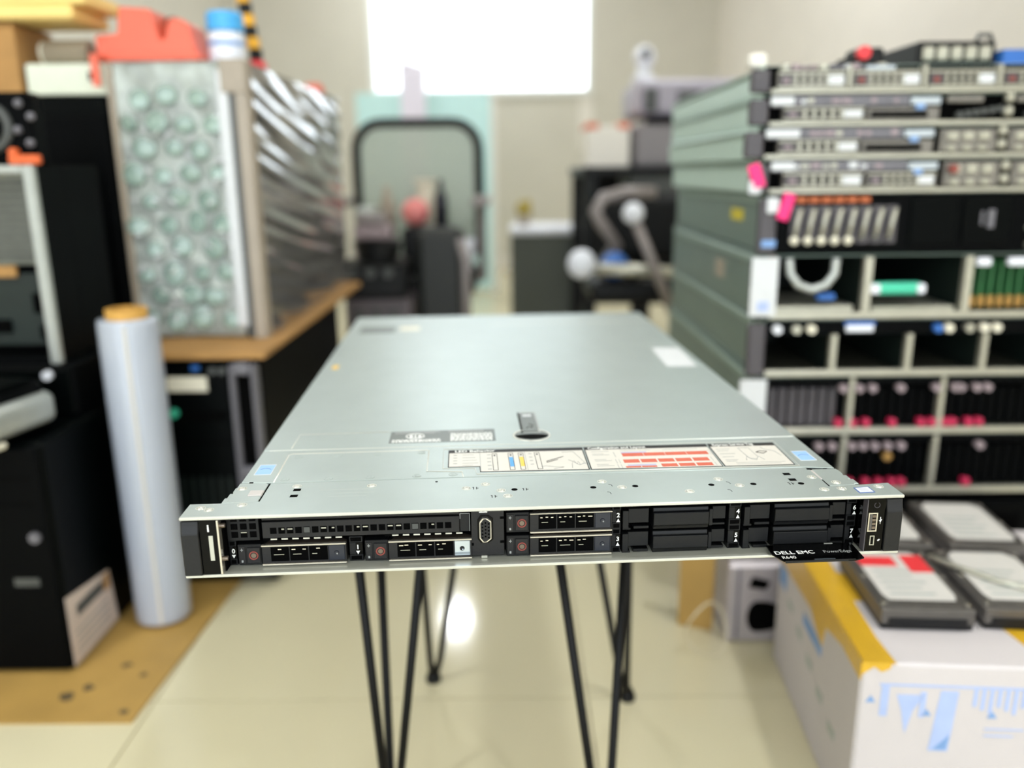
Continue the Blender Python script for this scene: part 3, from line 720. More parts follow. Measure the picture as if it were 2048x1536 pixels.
# ---------------------------------------------------------------- left side
cs = tag(part('cardboard_sheet', 'card_floor', None, lambda b: bm_prism(b, [(-1.1, 0.962), (-0.70, 0.966), (-0.69, 0.956), (-0.511, 0.955), (-0.489, 1.36), (-0.47, 2.2), (-1.1, 2.2)], 0.0005, 0.0045)),
         'flattened brown cardboard sheet spread on the tiles under the black towers', 'cardboard')
def blotch(b, cx, cy, r, z, n=14):
    bm_prism(b, [(cx + r * random.uniform(0.6, 1.1) * math.cos(2 * math.pi * k / n), cy + r * random.uniform(0.6, 1.1) * math.sin(2 * math.pi * k / n)) for k in range(n)], z - 0.0006, z)
for (cx, cy, rr) in ((-0.625, 1.01, 0.012), (-0.605, 1.03, 0.009), (-0.54, 1.06, 0.006), (-0.575, 1.085, 0.008), (-0.53, 0.975, 0.007)):
    part('ink_mark', 'card_ink', cs, lambda b: blotch(b, cx, cy, rr, 0.0049))
ZB = 0.005
# front black tower with an information label on its side
TA = thing('computer_tower', 'black computer tower nearest the camera at lower left, with a cream label on its side', 'computer', (-0.752, 1.066, ZB))
box('tower_body', 'black_gloss2', TA, -0.108, 0.108, 0.006, 0.36, 0.0, 0.35, 0.006)
box('front_bezel', 'black_metal', TA, -0.104, 0.104, 0.0, 0.008, 0.004, 0.346, 0.003)
lab = part('side_label', 'sticker_pink', TA, lambda b: bm_prism(b, [(0.006, 0.006), (0.144, 0.006), (0.132, 0.098), (0.006, 0.116)], 0.108, 0.1086, 'x'))
box('label_picture', 'grey_dark', lab, 0.1084, 0.1089, 0.03, 0.11, 0.074, 0.092)
box('label_picture', 'card', lab, 0.1084, 0.1089, 0.112, 0.13, 0.07, 0.096)
boxes('label_text', 'print_grey', lab, [(0.1084, 0.1088, 0.02, 0.12, 0.018 + k * 0.011, 0.021 + k * 0.011) for k in range(4)])
part('power_button', 'grey_handle', TA, lambda b: bm_cyl(b, (0.085, -0.002, 0.215), 0.008, 0.006, 'y'))
box('badge', 'grey_dark', TA, 0.045, 0.08, -0.001, 0.003, 0.14, 0.152)
boxes('front_slot', 'void', TA, [(-0.09, 0.09, -0.0005, 0.003, 0.30, 0.303), (-0.09, 0.09, -0.0005, 0.003, 0.262, 0.265)])
# enclosure with rounded silver band lying on it
EN = thing('media_enclosure', 'black enclosure with a rounded silver band lying on the front tower', 'enclosure', (-0.652, 1.135, ZB + 0.3505), math.radians(-13))
box('enclosure_body', 'black_metal', EN, -0.2, -0.012, -0.18, 0.004, 0.0, 0.075, 0.01)
part('silver_band', 'silver_paint', EN, lambda b: bm_box(b, -0.03, 0.0, -0.185, 0.008, 0.012, 0.058, 0.014, 4), smooth=True)
box('circuit_card', 'black_gloss2', EN, -0.1, -0.015, -0.17, -0.02, 0.0752, 0.080)
boxes('card_chips', 'mauve', EN, [(-0.05 - 0.02 * (k % 3), -0.04 - 0.02 * (k % 3), -0.16 + 0.024 * k, -0.145 + 0.024 * k, 0.08, 0.084) for k in range(6)], 0.001)
box('card_rail', 'bay_metal', EN, -0.06, -0.05, -0.18, -0.05, 0.08, 0.09, 0.002)
box('card_label', 'yellow', EN, -0.09, -0.065, -0.18, -0.1, 0.08, 0.086, 0.001)
box('pale_oval', 'sticker_cream', EN, -0.006, 0.0015, -0.15, -0.09, 0.002, 0.011, 0.003)  # small cream oval patch below the silver band
# black desktop box carrying the open case
DB = thing('desktop_unit', 'flat black desktop unit behind the silver band enclosure', 'computer', (-0.755, 1.20, ZB + 0.3505))
box('unit_body', 'black_metal', DB, -0.1, 0.1, 0, 0.215, 0, 0.08, 0.004)
box('front_panel', 'black_gloss2', DB, -0.096, 0.096, -0.004, 0.002, 0.006, 0.074, 0.002)
part('button', 'bottle_white', DB, lambda b: bm_cyl(b, (0.066, -0.007, 0.066), 0.007, 0.008, 'y'))
part('button', 'grey_handle', DB, lambda b: bm_cyl(b, (0.044, -0.007, 0.05), 0.007, 0.008, 'y'))
# open tower case
OC = thing('open_computer_case', 'open grey metal computer case with bare frame and circuit boards at left edge', 'computer case', (-0.757, 1.205, ZB + 0.4305))
boxes('case_frame', 'silver_paint', OC, [(0.068, 0.084, 0, 0.012, 0, 0.288), (-0.1, -0.086, 0, 0.012, 0, 0.288), (-0.086, 0.068, 0, 0.012, 0.276, 0.288)], 0.002)
box('case_foot_bar', 'black_metal', OC, -0.086, 0.068, 0, 0.012, 0, 0.012)
box('case_shell', 'black_metal', OC, -0.1, 0.084, 0.08, 0.19, 0, 0.288, 0.002)
box('case_side', 'black_metal', OC, 0.0825, 0.084, 0.012, 0.08, 0, 0.288)
box('drive_plate', 'zinc', OC, -0.098, 0.07, 0.076, 0.0798, 0.14, 0.28, 0.001)
box('board', 'interior_green', OC, -0.08, 0.05, 0.05, 0.056, 0.02, 0.13, 0.001)
boxes('chip', 'void', OC, [(0.03, 0.05, 0.044, 0.05, 0.07, 0.10), (0.035, 0.05, 0.044, 0.05, 0.03, 0.05), (-0.05, -0.01, 0.044, 0.05, 0.04, 0.06)])
box('connector', 'card', OC, -0.02, 0.012, 0.044, 0.05, 0.125, 0.142, 0.001)
boxes('grille', 'grey_dark', OC, [(-0.08, 0.04, 0.073, 0.0765, 0.15 + k * 0.011, 0.156 + k * 0.011) for k in range(11)])
# loose metal parts on the open case
HS = thing('heatsink_fan', 'round silver fan and metal parts piled on the open case', 'fan', (-0.728, 1.25, ZB + 0.7187))
part('fan_frame', 'black_metal', HS, lambda b: bm_box(b, -0.05, 0.05, -0.02, 0.02, 0.0, 0.1, 0.006))
part('fan_ring', 'grey_dark', HS, lambda b: bm_tube(b, [(-0.012 + 0.03 * math.cos(a * math.pi / 10), -0.022, 0.052 + 0.03 * math.sin(a * math.pi / 10)) for a in range(20)], 0.007, 8, True), smooth=True)
part('fan_hub', 'grey_dark', HS, lambda b: bm_cyl(b, (-0.012, -0.024, 0.052), 0.012, 0.012, 'y'))
for k in range(5):
    part('fan_screw', 'grey_handle', HS, lambda b: bm_sphere(b, ((0.042 if k % 2 else 0.024) + 0.003 * k, -0.022, 0.012 + 0.018 * k), 0.006))
tag(part('orange_bracket', 'orange_deep', None, lambda b: (bm_box(b, -0.708, -0.664, 1.209, 1.219, 0.7242, 0.7372, 0.002), bm_cyl(b, (-0.70, 1.214, 0.741), 0.006, 0.01, 'y', n=12))),
    'small bright orange plastic bracket lying on the open case', 'bracket')
# tall black cabinet
BC = thing('black_cabinet', 'tall black server cabinet standing between open case and wrapped block', 'cabinet', (-0.775, 1.45, ZB))
box('cabinet_body', 'black_gloss2', BC, -0.106, 0.106, 0.006, 0.7, 0, 0.833, 0.004)
box('cabinet_door', 'black_metal', BC, -0.1, 0.1, 0.0, 0.008, 0.34, 0.80, 0.004)
box('door_badge', 'ear_grey', BC, -0.02, 0.025, -0.0012, 0.002, 0.655, 0.668, 0.001)
box('lower_door', 'black_gloss2', BC, -0.1, 0.1, 0.0, 0.008, 0.01, 0.33, 0.004)
PB = thing('power_box', 'cream white metal box with a black socket on the tall black cabinet', 'box', (-0.73, 1.455, ZB + 0.8335))
box('box_body', 'cream_box', PB, -0.07, 0.07, 0, 0.12, 0, 0.049, 0.002)
box('socket', 'void', PB, 0.034, 0.052, -0.003, 0.002, 0.022, 0.036, 0.001)
BX = thing('brown_carton', 'brown cardboard carton at the upper left edge beside the cream box', 'carton', (-0.86, 1.452, ZB + 0.8335))
box('carton_body', 'card', BX, -0.06, 0.052, 0, 0.12, 0, 0.108, 0.002)
boxes('carton_flap', 'card', BX, [(-0.06, 0.052, 0.0, 0.059, 0.1082, 0.111), (-0.06, 0.052, 0.061, 0.12, 0.1082, 0.111)])
tp = thing('tape_roll', 'taupe roll of tape lying on its side on the cream box', 'tape roll', (-0.765, 1.50, ZB + 0.8335 + 0.0495 + 0.021))
part('roll_body', 'taupe', tp, lambda b: bm_cyl(b, (0.02, 0, 0), 0.021, 0.075, 'x', n=28), smooth=False)
part('roll_end', 'sticker_cream', tp, lambda b: bm_cyl(b, (-0.0195, 0, 0), 0.0195, 0.006, 'x', n=28))
YF = tag(part('yellow_envelope', 'yellow_paper', None, lambda b: (bm_box(b, -0.90, -0.703, 1.44, 1.57, 0.9535, 0.975, 0.004), bm_box(b, -0.90, -0.68, 1.44, 1.57, 0.9752, 0.998, 0.004))),
         'thick yellow paper envelopes stacked on the brown carton', 'envelope')
# roll of stretch film
RL = thing('stretch_film_roll', 'upright white roll of stretch film standing on the cardboard sheet', 'film roll', (-0.574, 1.222, ZB))
part('film_body', 'film_roll', RL, lambda b: bm_lathe(b, [(0.026, 0.006), (0.042, 0.006), (0.0428, 0.012), (0.0428, 0.49), (0.0415, 0.496), (0.026, 0.497)], n=48), smooth=True)
part('core', 'core', RL, lambda b: bm_lathe(b, [(0.024, 0), (0.0295, 0), (0.0295, 0.511), (0.024, 0.511), (0.024, 0)], n=40), smooth=False)
box('film_edge', 'label_cream', RL, 0.010, 0.015, -0.0424, -0.0395, 0.01, 0.49, 0.0003)
# black tower with grey handles
TS = thing('tower_server', 'black tower server with grey slotted handle under the cardboard and wrapped block', 'server', (-0.53, 1.336, ZB))
box('tower_body', 'black_metal', TS, -0.11, 0.11, 0.01, 0.65, 0, 0.408, 0.004)
box('front_door', 'black_gloss2', TS, -0.108, 0.058, 0, 0.012, 0.004, 0.404, 0.003)
def hand(b):
    bm_box(b, 0.062, 0.072, -0.014, 0.012, 0.02, 0.40, 0.004)
    bm_box(b, 0.098, 0.108, -0.014, 0.012, 0.02, 0.40, 0.004)
    for z in (0.02, 0.2, 0.382):
        bm_box(b, 0.0715, 0.0985, -0.014, 0.012, z, z + 0.02, 0.003)
part('handle', 'grey_handle', TS, hand)
box('handle_slot', 'void', TS, 0.072, 0.098, -0.002, 0.009, 0.04, 0.38)
box('cream_sticker', 'sticker_cream', TS, -0.045, 0.022, -0.0015, 0.001, 0.352, 0.377, 0.0004)
box('blue_button', 'blue', TS, -0.002, 0.012, -0.004, 0.001, 0.388, 0.397, 0.001)
for k, x in enumerate((0.034, 0.05)):
    part('knob', 'grey_dark', TS, lambda b: bm_cyl(b, (x, -0.004, 0.388), 0.006, 0.008, 'y', n=14))
part('teal_button', 'teal', TS, lambda b: bm_cyl(b, (-0.038, -0.004, 0.315), 0.008, 0.008, 'y', n=14))
boxes('drive_slot', 'void', TS, [(-0.03, 0.05, -0.0008, 0.001, 0.30, 0.318), (-0.09, 0.05, -0.0008, 0.001, 0.26, 0.264)])
boxes('grille_bar', 'interior_green', TS, [(-0.07 + 0.016 * k, -0.066 + 0.016 * k, -0.002, 0.001, 0.03, 0.2) for k in range(8)])
tag(box('cardboard_pad', 'card', None, -0.655, -0.405, 1.325, 2.22, ZB + 0.4085, ZB + 0.4195, 0.001), 'brown corrugated pad between the tower server and wrapped block', 'cardboard')
# wrapped block
WB = thing('wrapped_block', 'tall equipment block wrapped in bubble wrap and shiny stretch film on the cardboard pad', 'wrapped goods', (-0.548, 1.45, ZB + 0.420))
HB = 0.463
box('packed_core', 'grey_dark', WB, -0.108, 0.104, 0.016, 0.74, 0, HB, 0.006)
NX, NZ = 30, 60
def sheet(b):
    g = []
    for i in range(NX + 1):
        col = []
        for j in range(NZ + 1):
            x = -0.115 + 0.19 * i / NX
            z = 0.003 + (HB - 0.001) * j / NZ
            y = 0.006 - 0.0022 * math.sin(i * 0.5 + 2.2 * math.sin(j * 0.13)) * math.sin(j * 0.27) - 0.0008 * math.sin(j * 0.9 + i)
            if j > NZ * 0.62:
                y += 0.001
            col.append(b.verts.new((x, y, z)))
        g.append(col)
    for i in range(NX):
        for j in range(NZ):
            b.faces.new((g[i][j], g[i + 1][j], g[i + 1][j + 1], g[i][j + 1]))
    bmesh.ops.solidify(b, geom=b.faces[:], thickness=0.0006)
bw = part('bubble_wrap', 'bubble_sheet', WB, sheet, smooth=True)
bm1 = bmesh.new()
bm_lathe(bm1, [(0.0175, 0.004), (0.017, -0.001), (0.014, -0.0038), (0.007, -0.005), (0, -0.0052)], n=14)
bmesh.ops.rotate(bm1, cent=(0, 0, 0), matrix=Matrix.Rotation(-math.pi / 2, 3, 'X'), verts=bm1.verts)
bmesh.ops.recalc_face_normals(bm1, faces=bm1.faces)
bub = bpy.data.meshes.new('bubble')
bm1.to_mesh(bub)
bm1.free()
for j in range(10):
    for i in range(4):
        x = -0.09 + i * 0.047 + (0.0245 if j % 2 else 0)
        if x > 0.056:
            continue
        o = link('bubble', bub, 'bubble', bw, (x + random.uniform(-0.004, 0.004), 0.001, 0.035 + j * 0.0415 + random.uniform(-0.004, 0.004)), smooth=True)
        s = random.uniform(0.9, 1.2)
        o.scale = (s, random.uniform(0.3, 0.8), s * random.uniform(0.8, 1.1))
        o.rotation_euler = (random.uniform(-0.2, 0.2), random.uniform(-0.2, 0.2), random.uniform(-0.25, 0.25))
for k in range(46):  # short pale tubes: film crinkles with their glints put into the white colour
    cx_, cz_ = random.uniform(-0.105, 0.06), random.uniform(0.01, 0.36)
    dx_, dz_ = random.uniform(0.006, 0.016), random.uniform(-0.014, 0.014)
    part('crinkle_glint', 'label_white' if k % 3 else 'bubble_sheet', bw, lambda b: bm_tube(b, [(cx_, -0.0015, cz_), (cx_ + dx_ * 0.5, -0.0045, cz_ + dz_ * 0.4), (cx_ + dx_, -0.0015, cz_ + dz_)], [0.0012, 0.0034, 0.0012], 6), smooth=True)
boxes('wrap_fold', 'label_white', WB, [(0.062, 0.082, -0.004, 0.004, 0.02, 0.45)], 0.003)
part('packing_tape', 'tape_brown', WB, lambda b: bm_prism(b, [(0.094, -0.004), (0.113, -0.002), (0.1165, 0.02), (0.1155, 0.02), (0.112, 0.0), (0.094, -0.002)], 0.0, HB + 0.002))
box('packing_tape', 'tape_brown', WB, 0.07, 0.114, -0.005, 0.03, HB - 0.05, HB + 0.004, 0.002)
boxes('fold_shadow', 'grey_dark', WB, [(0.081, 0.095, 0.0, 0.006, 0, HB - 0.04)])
box('wrap_edge', 'tape_brown', WB, -0.119, -0.108, 0.0, 0.03, 0, HB, 0.002)
def side(b):
    g = []
    NY, NZ2 = 60, 150
    for i in range(NY + 1):
        col = []
        for j in range(NZ2 + 1):
            y = 0.02 + 0.735 * i / NY
            z = 0.002 + (HB - 0.002) * j / NZ2
            ph = (z + 0.16 * y) * 150
            ph2 = (z + 0.28 * y) * 90
            x = 0.109 + 0.0034 * abs(math.sin(ph * 0.5 + 1.1 * math.sin(y * 6))) + 0.0036 * abs(math.sin(ph2 * 0.5 + 1.6 * math.sin(z * 11 + y * 3))) + 0.001 * math.sin(ph * 1.4)
            col.append(b.verts.new((x, y, z)))
        g.append(col)
    for i in range(NY):
        for j in range(NZ2):
            b.faces.new((g[i][j], g[i + 1][j], g[i + 1][j + 1], g[i][j + 1]))
part('stretch_film', 'film_side', WB, side, smooth=True)
box('film_top', 'film_side', WB, -0.11, 0.108, 0.01, 0.745, HB, HB + 0.002, 0.001)
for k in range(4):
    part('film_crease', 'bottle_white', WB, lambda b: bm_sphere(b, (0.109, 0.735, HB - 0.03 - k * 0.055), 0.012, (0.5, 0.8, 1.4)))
# things on top of the wrapped block
TOPZ = ZB + 0.420 + HB + 0.0045
OR = thing('tape_dispenser', 'orange plastic tape dispenser with two humps on the wrapped block', 'tape dispenser', (-0.60, 1.52, TOPZ))
part('dispenser_body', 'orange', OR, lambda b: bm_prism(b, [(-0.09, 0), (0.08, 0), (0.068, 0.058), (0.052, 0.068), (0.036, 0.067), (0.025, 0.034), (0.018, 0.034), (0.006, 0.082), (-0.046, 0.086), (-0.052, 0.044), (-0.09, 0.042)], -0.04, 0.04, 'y', 0.0025))
box('dispenser_base', 'orange', OR, -0.094, 0.084, -0.044, 0.044, 0.0, 0.012, 0.003)
part('tape_core', 'hdd_black', OR, lambda b: bm_cyl(b, (0.02, 0.03, 0.058), 0.022, 0.016, 'y', n=20))
boxes('dispenser_tail', 'orange', OR, [(-0.084, -0.072, -0.076, -0.044, 0.002, 0.008), (-0.084, -0.072, -0.079, -0.076, -0.042, 0.008)])
BO = thing('glue_bottle', 'white bottle with bright blue cap standing on the wrapped block', 'bottle', (-0.487, 1.53, TOPZ))
part('bottle_body', 'bottle_white', BO, lambda b: bm_lathe(b, [(0, 0), (0.029, 0), (0.03, 0.003), (0.03, 0.046), (0.027, 0.052), (0, 0.052)], n=28), smooth=True)
part('cap', 'cap_blue', BO, lambda b: bm_lathe(b, [(0, 0.0525), (0.031, 0.0525), (0.031, 0.078), (0.028, 0.083), (0, 0.084)], n=28), smooth=False)
part('bottle_print', 'carton_ink2', BO, lambda b: bm_cyl(b, (0, 0, 0.032), 0.0304, 0.008, n=28, caps=False))
YT = thing('striped_screwdriver', 'yellow and black striped tool standing behind the bottle with a red foot', 'tool', (-0.475, 1.66, TOPZ))
for k in range(6):
    part('grip_band', 'yellow' if k % 2 else 'hdd_black', YT, lambda b: bm_cyl(b, (-0.004 * k * 0.8, 0, 0.032 + 0.02 * k), 0.012, 0.0202, n=16))
part('tool_foot', 'red', YT, lambda b: bm_lathe(b, [(0, 0), (0.02, 0), (0.018, 0.016), (0.011, 0.022), (0, 0.022)], n=20), smooth=True)
part('tool_head', 'yellow', YT, lambda b: bm_prism(b, [(-0.035, 0.15), (0.012, 0.15), (0.016, 0.17), (-0.004, 0.2), (-0.04, 0.19)], -0.01, 0.01, 'y', 0.003))
OD = tag(part('orange_blob', 'orange', None, lambda b: bm_lathe(b, [(0, 0), (0.025, 0), (0.027, 0.006), (0.02, 0.022), (0, 0.026)], (-0.47, 2.1, TOPZ), 24), smooth=True), 'small orange blob of unknown kind at the far end of the wrapped block', 'blob')  # orange blob of unknown kind, modelled as a low dome

# ---------------------------------------------------------------- right side: stack of servers
SY = 1.2
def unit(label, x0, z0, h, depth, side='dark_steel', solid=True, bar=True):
    t = thing('rack_server', label, 'server', (x0 + 0.241, SY, z0), 0, 'servers stacked on the right')
    W2 = 0.219
    h -= 0.0006
    if solid:
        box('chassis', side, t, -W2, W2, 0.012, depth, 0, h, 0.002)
        box('front_plate', 'void', t, -W2, W2, 0.010, 0.012, 0.001, h - 0.001)
    else:
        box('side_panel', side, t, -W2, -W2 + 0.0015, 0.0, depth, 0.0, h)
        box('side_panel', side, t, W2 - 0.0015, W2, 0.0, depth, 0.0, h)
        box('base_panel', 'bay_floor', t, -W2 + 0.0015, W2 - 0.0015, 0.006, depth, 0, 0.0015)
        box('side_liner', 'interior_green', t, -W2 + 0.0016, -W2 + 0.0028, 0.012, depth - 0.003, 0.0016, h - 0.0016)
        box('side_liner', 'interior_green', t, W2 - 0.0028, W2 - 0.0016, 0.012, depth - 0.003, 0.0016, h - 0.0016)
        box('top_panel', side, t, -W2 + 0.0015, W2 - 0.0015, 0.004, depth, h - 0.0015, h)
        box('rear_panel', 'interior_green', t, -W2 + 0.0015, W2 - 0.0015, depth - 0.002, depth, 0.0015, h - 0.0015)
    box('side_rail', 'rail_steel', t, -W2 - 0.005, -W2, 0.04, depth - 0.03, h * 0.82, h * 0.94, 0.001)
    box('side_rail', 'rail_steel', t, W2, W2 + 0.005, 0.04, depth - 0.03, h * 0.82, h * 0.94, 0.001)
    box('ear', 'ear_grey', t, -0.241, -W2 + 0.004, -0.004, 0.010, 0.002, h - 0.006, 0.003)
    box('ear', 'ear_grey', t, W2 - 0.004, 0.241, -0.004, 0.010, 0.002, h - 0.006, 0.003)
    if bar:
        box('front_bar', 'bay_metal', t, -W2 + 0.006, W2 - 0.006, -0.002, 0.010, 0.0005, 0.0095 if not solid else 0.007, 0.001)
    return t, h

def caddy(t, a, b, z0, z1, tone='mesh_dark', btn='mauve', white=True):
    c = box('drive_caddy', tone, t, a, b, -0.002, 0.010, z0, z1, 0.0015)
    hh = z1 - z0
    ww = b - a
    box('caddy_rim', 'bay_metal', c, a, b, -0.004, -0.0015, z1 - hh * 0.14, z1, 0.0005)
    box('caddy_rim', 'bay_metal', c, a, b, -0.004, -0.0015, z0, z0 + hh * 0.14, 0.0005)
    for k in range(5):
        box('caddy_rib', 'bay_metal', c, a + ww * (0.25 + 0.11 * k), a + ww * (0.29 + 0.11 * k), -0.0045, -0.001, z0 + hh * 0.2, z1 - hh * 0.2, 0.0004)
    box('caddy_button', 'ear_grey', c, a + ww * 0.03, a + ww * 0.2, -0.004, -0.001, z0 + hh * 0.15, z1 - hh * 0.2, 0.001)
    box('caddy_light', btn, c, a + ww * 0.07, a + ww * 0.16, -0.006, -0.003, z0 + hh * 0.3, z0 + hh * 0.6, 0.001)
    n = 4
    boxes('caddy_vent', 'void', c, [(a + ww * (0.3 + 0.12 * k), a + ww * (0.34 + 0.12 * k), -0.0035, -0.001, z0 + hh * 0.3, z0 + hh * 0.75) for k in range(n)])
    if white:
        box('caddy_tag', 'label_white', c, b - ww * 0.26, b - ww * 0.03, -0.005, -0.001, z0 + hh * 0.2, z1 - hh * 0.25, 0.001)
    return c

def ports(t, a, b, z, dens, tones=('bay_metal', 'mauve', 'grey_handle', 'label_white')):
    x = a
    while x < b:
        w_ = random.uniform(0.006, 0.014)
        if random.random() < dens:
            box('port', random.choice(tones), t, x, x + w_, -0.001, 0.010, z, z + random.uniform(0.005, 0.009), 0.001)
        x += w_ + random.uniform(0.001, 0.004)

# base: silver case under the stack
SVC = thing('silver_case', 'silver computer case with black vents lying under the server stack', 'computer', (0.56, 1.135, 0))
box('case_body', 'silver_case', SVC, -0.235, 0.235, 0.006, 0.72, 0, 0.1315, 0.004)
box('front_face', 'silver_case', SVC, -0.237, 0.237, 0.0, 0.008, 0.002, 0.13, 0.003)
part('black_vent', 'void', SVC, lambda b: bm_prism(b, [(-0.205, 0.094), (-0.178, 0.090), (-0.172, 0.104), (-0.2, 0.112)], -0.003, 0.002, 'y', 0.002))
part('black_vent', 'void', SVC, lambda b: bm_prism(b, [(-0.19 + 0.05 * math.cos(a) * (1.0 if math.cos(a) > 0 else 0.3), 0.045 + 0.026 * math.sin(a)) for a in [i * math.pi / 10 for i in range(20)]], -0.003, 0.002, 'y', 0.002))
box('front_groove', 'grey_handle', SVC, -0.222, -0.218, -0.002, 0.002, 0.008, 0.126)
Z0 = 0.1322
# u10
t, h = unit('dark server lowest in the stack, just above the silver case', 0.358, Z0, 0.0858, 0.70, bar=False)
box('front_bezel', 'black_metal', t, -0.212, 0.212, -0.002, 0.010, 0.004, h - 0.014, 0.002)
boxes('bezel_slot', 'void', t, [(-0.2 + 0.05 * k, -0.16 + 0.05 * k, -0.003, 0.0, 0.02, 0.05) for k in range(8)])
# u9, u8: drive cages with magenta latches
def cage(label, x0, z0, h_, divs, dots, caps, fins):
    t, h = unit(label, x0, z0, h_, 0.70, solid=False)
    box('drive_backing', 'void', t, -0.212, 0.212, 0.07, 0.075, 0.01, h - 0.004)
    for d in divs:
        box('divider', 'bay_metal', t, d - 0.004, d + 0.004, -0.001, 0.012, 0.0096, h - 0.002, 0.001)
    box('top_rail', 'black_metal', t, -0.212, 0.212, 0.0, 0.01, h - 0.012, h - 0.002)
    for x in dots:
        part('latch', 'magenta', t, lambda b: bm_box(b, x - 0.0055, x + 0.0055, -0.002, 0.012, 0.011, 0.023, 0.002))
    for x in caps:
        part('thumb_screw', 'mauve', t, lambda b: bm_cyl(b, (x, -0.002, h - 0.017), 0.006, 0.012, 'y', n=14))
    for k in range(28):
        x = -0.205 + k * 0.0152
        if min(abs(x - d) for d in divs) < 0.007:
            continue
        box('drive_sled', 'ear_grey' if (fins and k < 8) else 'black_metal', t, x - 0.0055, x + 0.0055, 0.012, 0.07, 0.0105, h - 0.02, 0.001)
    return t, h
Z1 = Z0 + 0.0858
t, h = cage('server with magenta latches and one gold cap, second from the bottom of the stack', 0.351, Z1, 0.097, (-0.085, 0.055), (-0.07, -0.045, -0.025, -0.005, 0.01, 0.11), (-0.125, -0.105, -0.075, -0.058, -0.04, -0.02, 0.0, 0.12), False)
part('gold_cap', 'gold', t, lambda b: bm_cyl(b, (-0.022, -0.006, h - 0.032), 0.0065, 0.012, 'y', n=16))
Z2 = Z1 + 0.097
t, h = cage('server with grey fins and magenta latches, white label on its left ear', 0.345, Z2, 0.091, (-0.075, 0.062), (-0.09, -0.068, -0.048, -0.008, 0.036, 0.052, 0.072, 0.084, 0.108, 0.124), (-0.09, -0.066, -0.046, -0.004, 0.05, 0.078, 0.086, 0.11, 0.126), True)
box('white_label', 'label_white', t, -0.246, -0.206, -0.008, -0.004, 0.03, h - 0.002, 0.0005)
Z3 = Z2 + 0.091
# u7 open chassis with four bays
t, h = unit('open server with four empty bays and brass knobs on its top rail', 0.349, Z3, 0.087, 0.70, solid=False)
for d in (-0.112, 0.0, 0.112):
    box('divider', 'bay_metal', t, d - 0.0045, d + 0.0045, -0.001, 0.012, 0.0096, h - 0.022, 0.001)
    box('bay_wall', 'interior_green', t, d - 0.002, d + 0.002, 0.012, 0.24, 0.002, h - 0.022)
box('top_rail', 'black_metal', t, -0.216, 0.216, -0.001, 0.01, h - 0.022, h - 0.002)
boxes('bay_board', 'interior_green', t, [(-0.216 + 0.108 * k + 0.004, -0.216 + 0.108 * k + 0.1, 0.25, 0.254, 0.003, h - 0.004) for k in range(4)])

box('connector', 'bottle_white', t, -0.098, -0.058, -0.006, -0.001, h - 0.018, h - 0.008, 0.001)
box('connector', 'blue', t, -0.1, -0.056, -0.004, -0.001, h - 0.008, h - 0.003)
for x, mm in ((-0.2, 'bottle_white'), (-0.172, 'bay_metal'), (-0.15, 'sticker_cream'), (0.052, 'sticker_cream'), (0.036, 'blue'), (0.082, 'bay_metal'), (0.104, 'sticker_cream'), (0.122, 'sticker_cream')):
    part('knob', mm, t, lambda b: bm_cyl(b, (x, -0.004, h - 0.013), 0.0065, 0.012, 'y', n=14))
Z4 = Z3 + 0.087
# u6 open chassis with U handle and teal connector
t, h = unit('open server with a U-shaped silver handle and a teal connector inside', 0.349, Z4, 0.094, 0.70, solid=False)
for d in (-0.071, 0.075):
    box('divider', 'bay_metal', t, d - 0.006, d + 0.006, -0.001, 0.012, 0.0096, h - 0.003, 0.001)
    box('bay_wall', 'interior_green', t, d - 0.002, d + 0.002, 0.012, 0.32, 0.002, h - 0.003)
box('bay_board', 'interior_green', t, -0.21, 0.06, 0.33, 0.336, 0.003, h - 0.004)
part('u_handle', 'silver_paint', t, lambda b: bm_tube(b, [(-0.188, 0.0, h - 0.004), (-0.186, -0.004, h - 0.026), (-0.174, -0.006, h - 0.042), (-0.154, -0.006, h - 0.049), (-0.134, -0.006, h - 0.042), (-0.122, -0.004, h - 0.026), (-0.12, 0.0, h - 0.004)], 0.006, 10), smooth=True)
part('teal_connector', 'teal', t, lambda b: bm_box(b, -0.062, 0.012, 0.0, 0.02, h - 0.058, h - 0.042, 0.004))
boxes('connector_end', 'bottle_white', t, [(-0.066, -0.052, -0.003, 0.012, h - 0.057, h - 0.043), (0.002, 0.014, -0.003, 0.012, h - 0.057, h - 0.043)], 0.002)
box('blue_clip', 'blue', t, -0.142, -0.116, 0.0, 0.012, h - 0.066, h - 0.056, 0.002)
box('tray', 'bay_metal', t, -0.205, -0.085, 0.01, 0.15, 0.004, 0.018, 0.001)
box('tray', 'bay_metal', t, -0.058, 0.065, 0.01, 0.15, 0.004, 0.016, 0.001)
for k in range(8):
    box('memory_board', 'pcb', t, 0.09 + 0.014 * k, 0.094 + 0.014 * k, 0.02, 0.15, 0.012, h - 0.012)
    box('board_tip', 'gold', t, 0.088 + 0.014 * k, 0.096 + 0.014 * k, 0.016, 0.0195, 0.014, 0.03)
boxes('board_label', 'bottle_white', t, [(0.085, 0.105, -0.003, 0.008, h - 0.018, h - 0.006), (0.13, 0.165, -0.003, 0.008, h - 0.018, h - 0.006)], 0.002)
box('red_wire', 'red', t, -0.168, -0.14, 0.2, 0.215, h - 0.03, h - 0.012, 0.003)
box('red_wire', 'red', t, -0.054, -0.042, 0.05, 0.06, h - 0.03, h - 0.018, 0.003)
box('white_label', 'label_white', t, -0.243, -0.205, -0.008, -0.004, 0.006, h - 0.002, 0.0005)
box('tan_sticker', 'tape_brown', t, -0.2200, -0.2190, 0.24, 0.3, 0.03, 0.062)
box('label_print', 'carton_ink', t, -0.232, -0.216, -0.0086, -0.0078, 0.014, 0.028)
Z5 = Z4 + 0.094
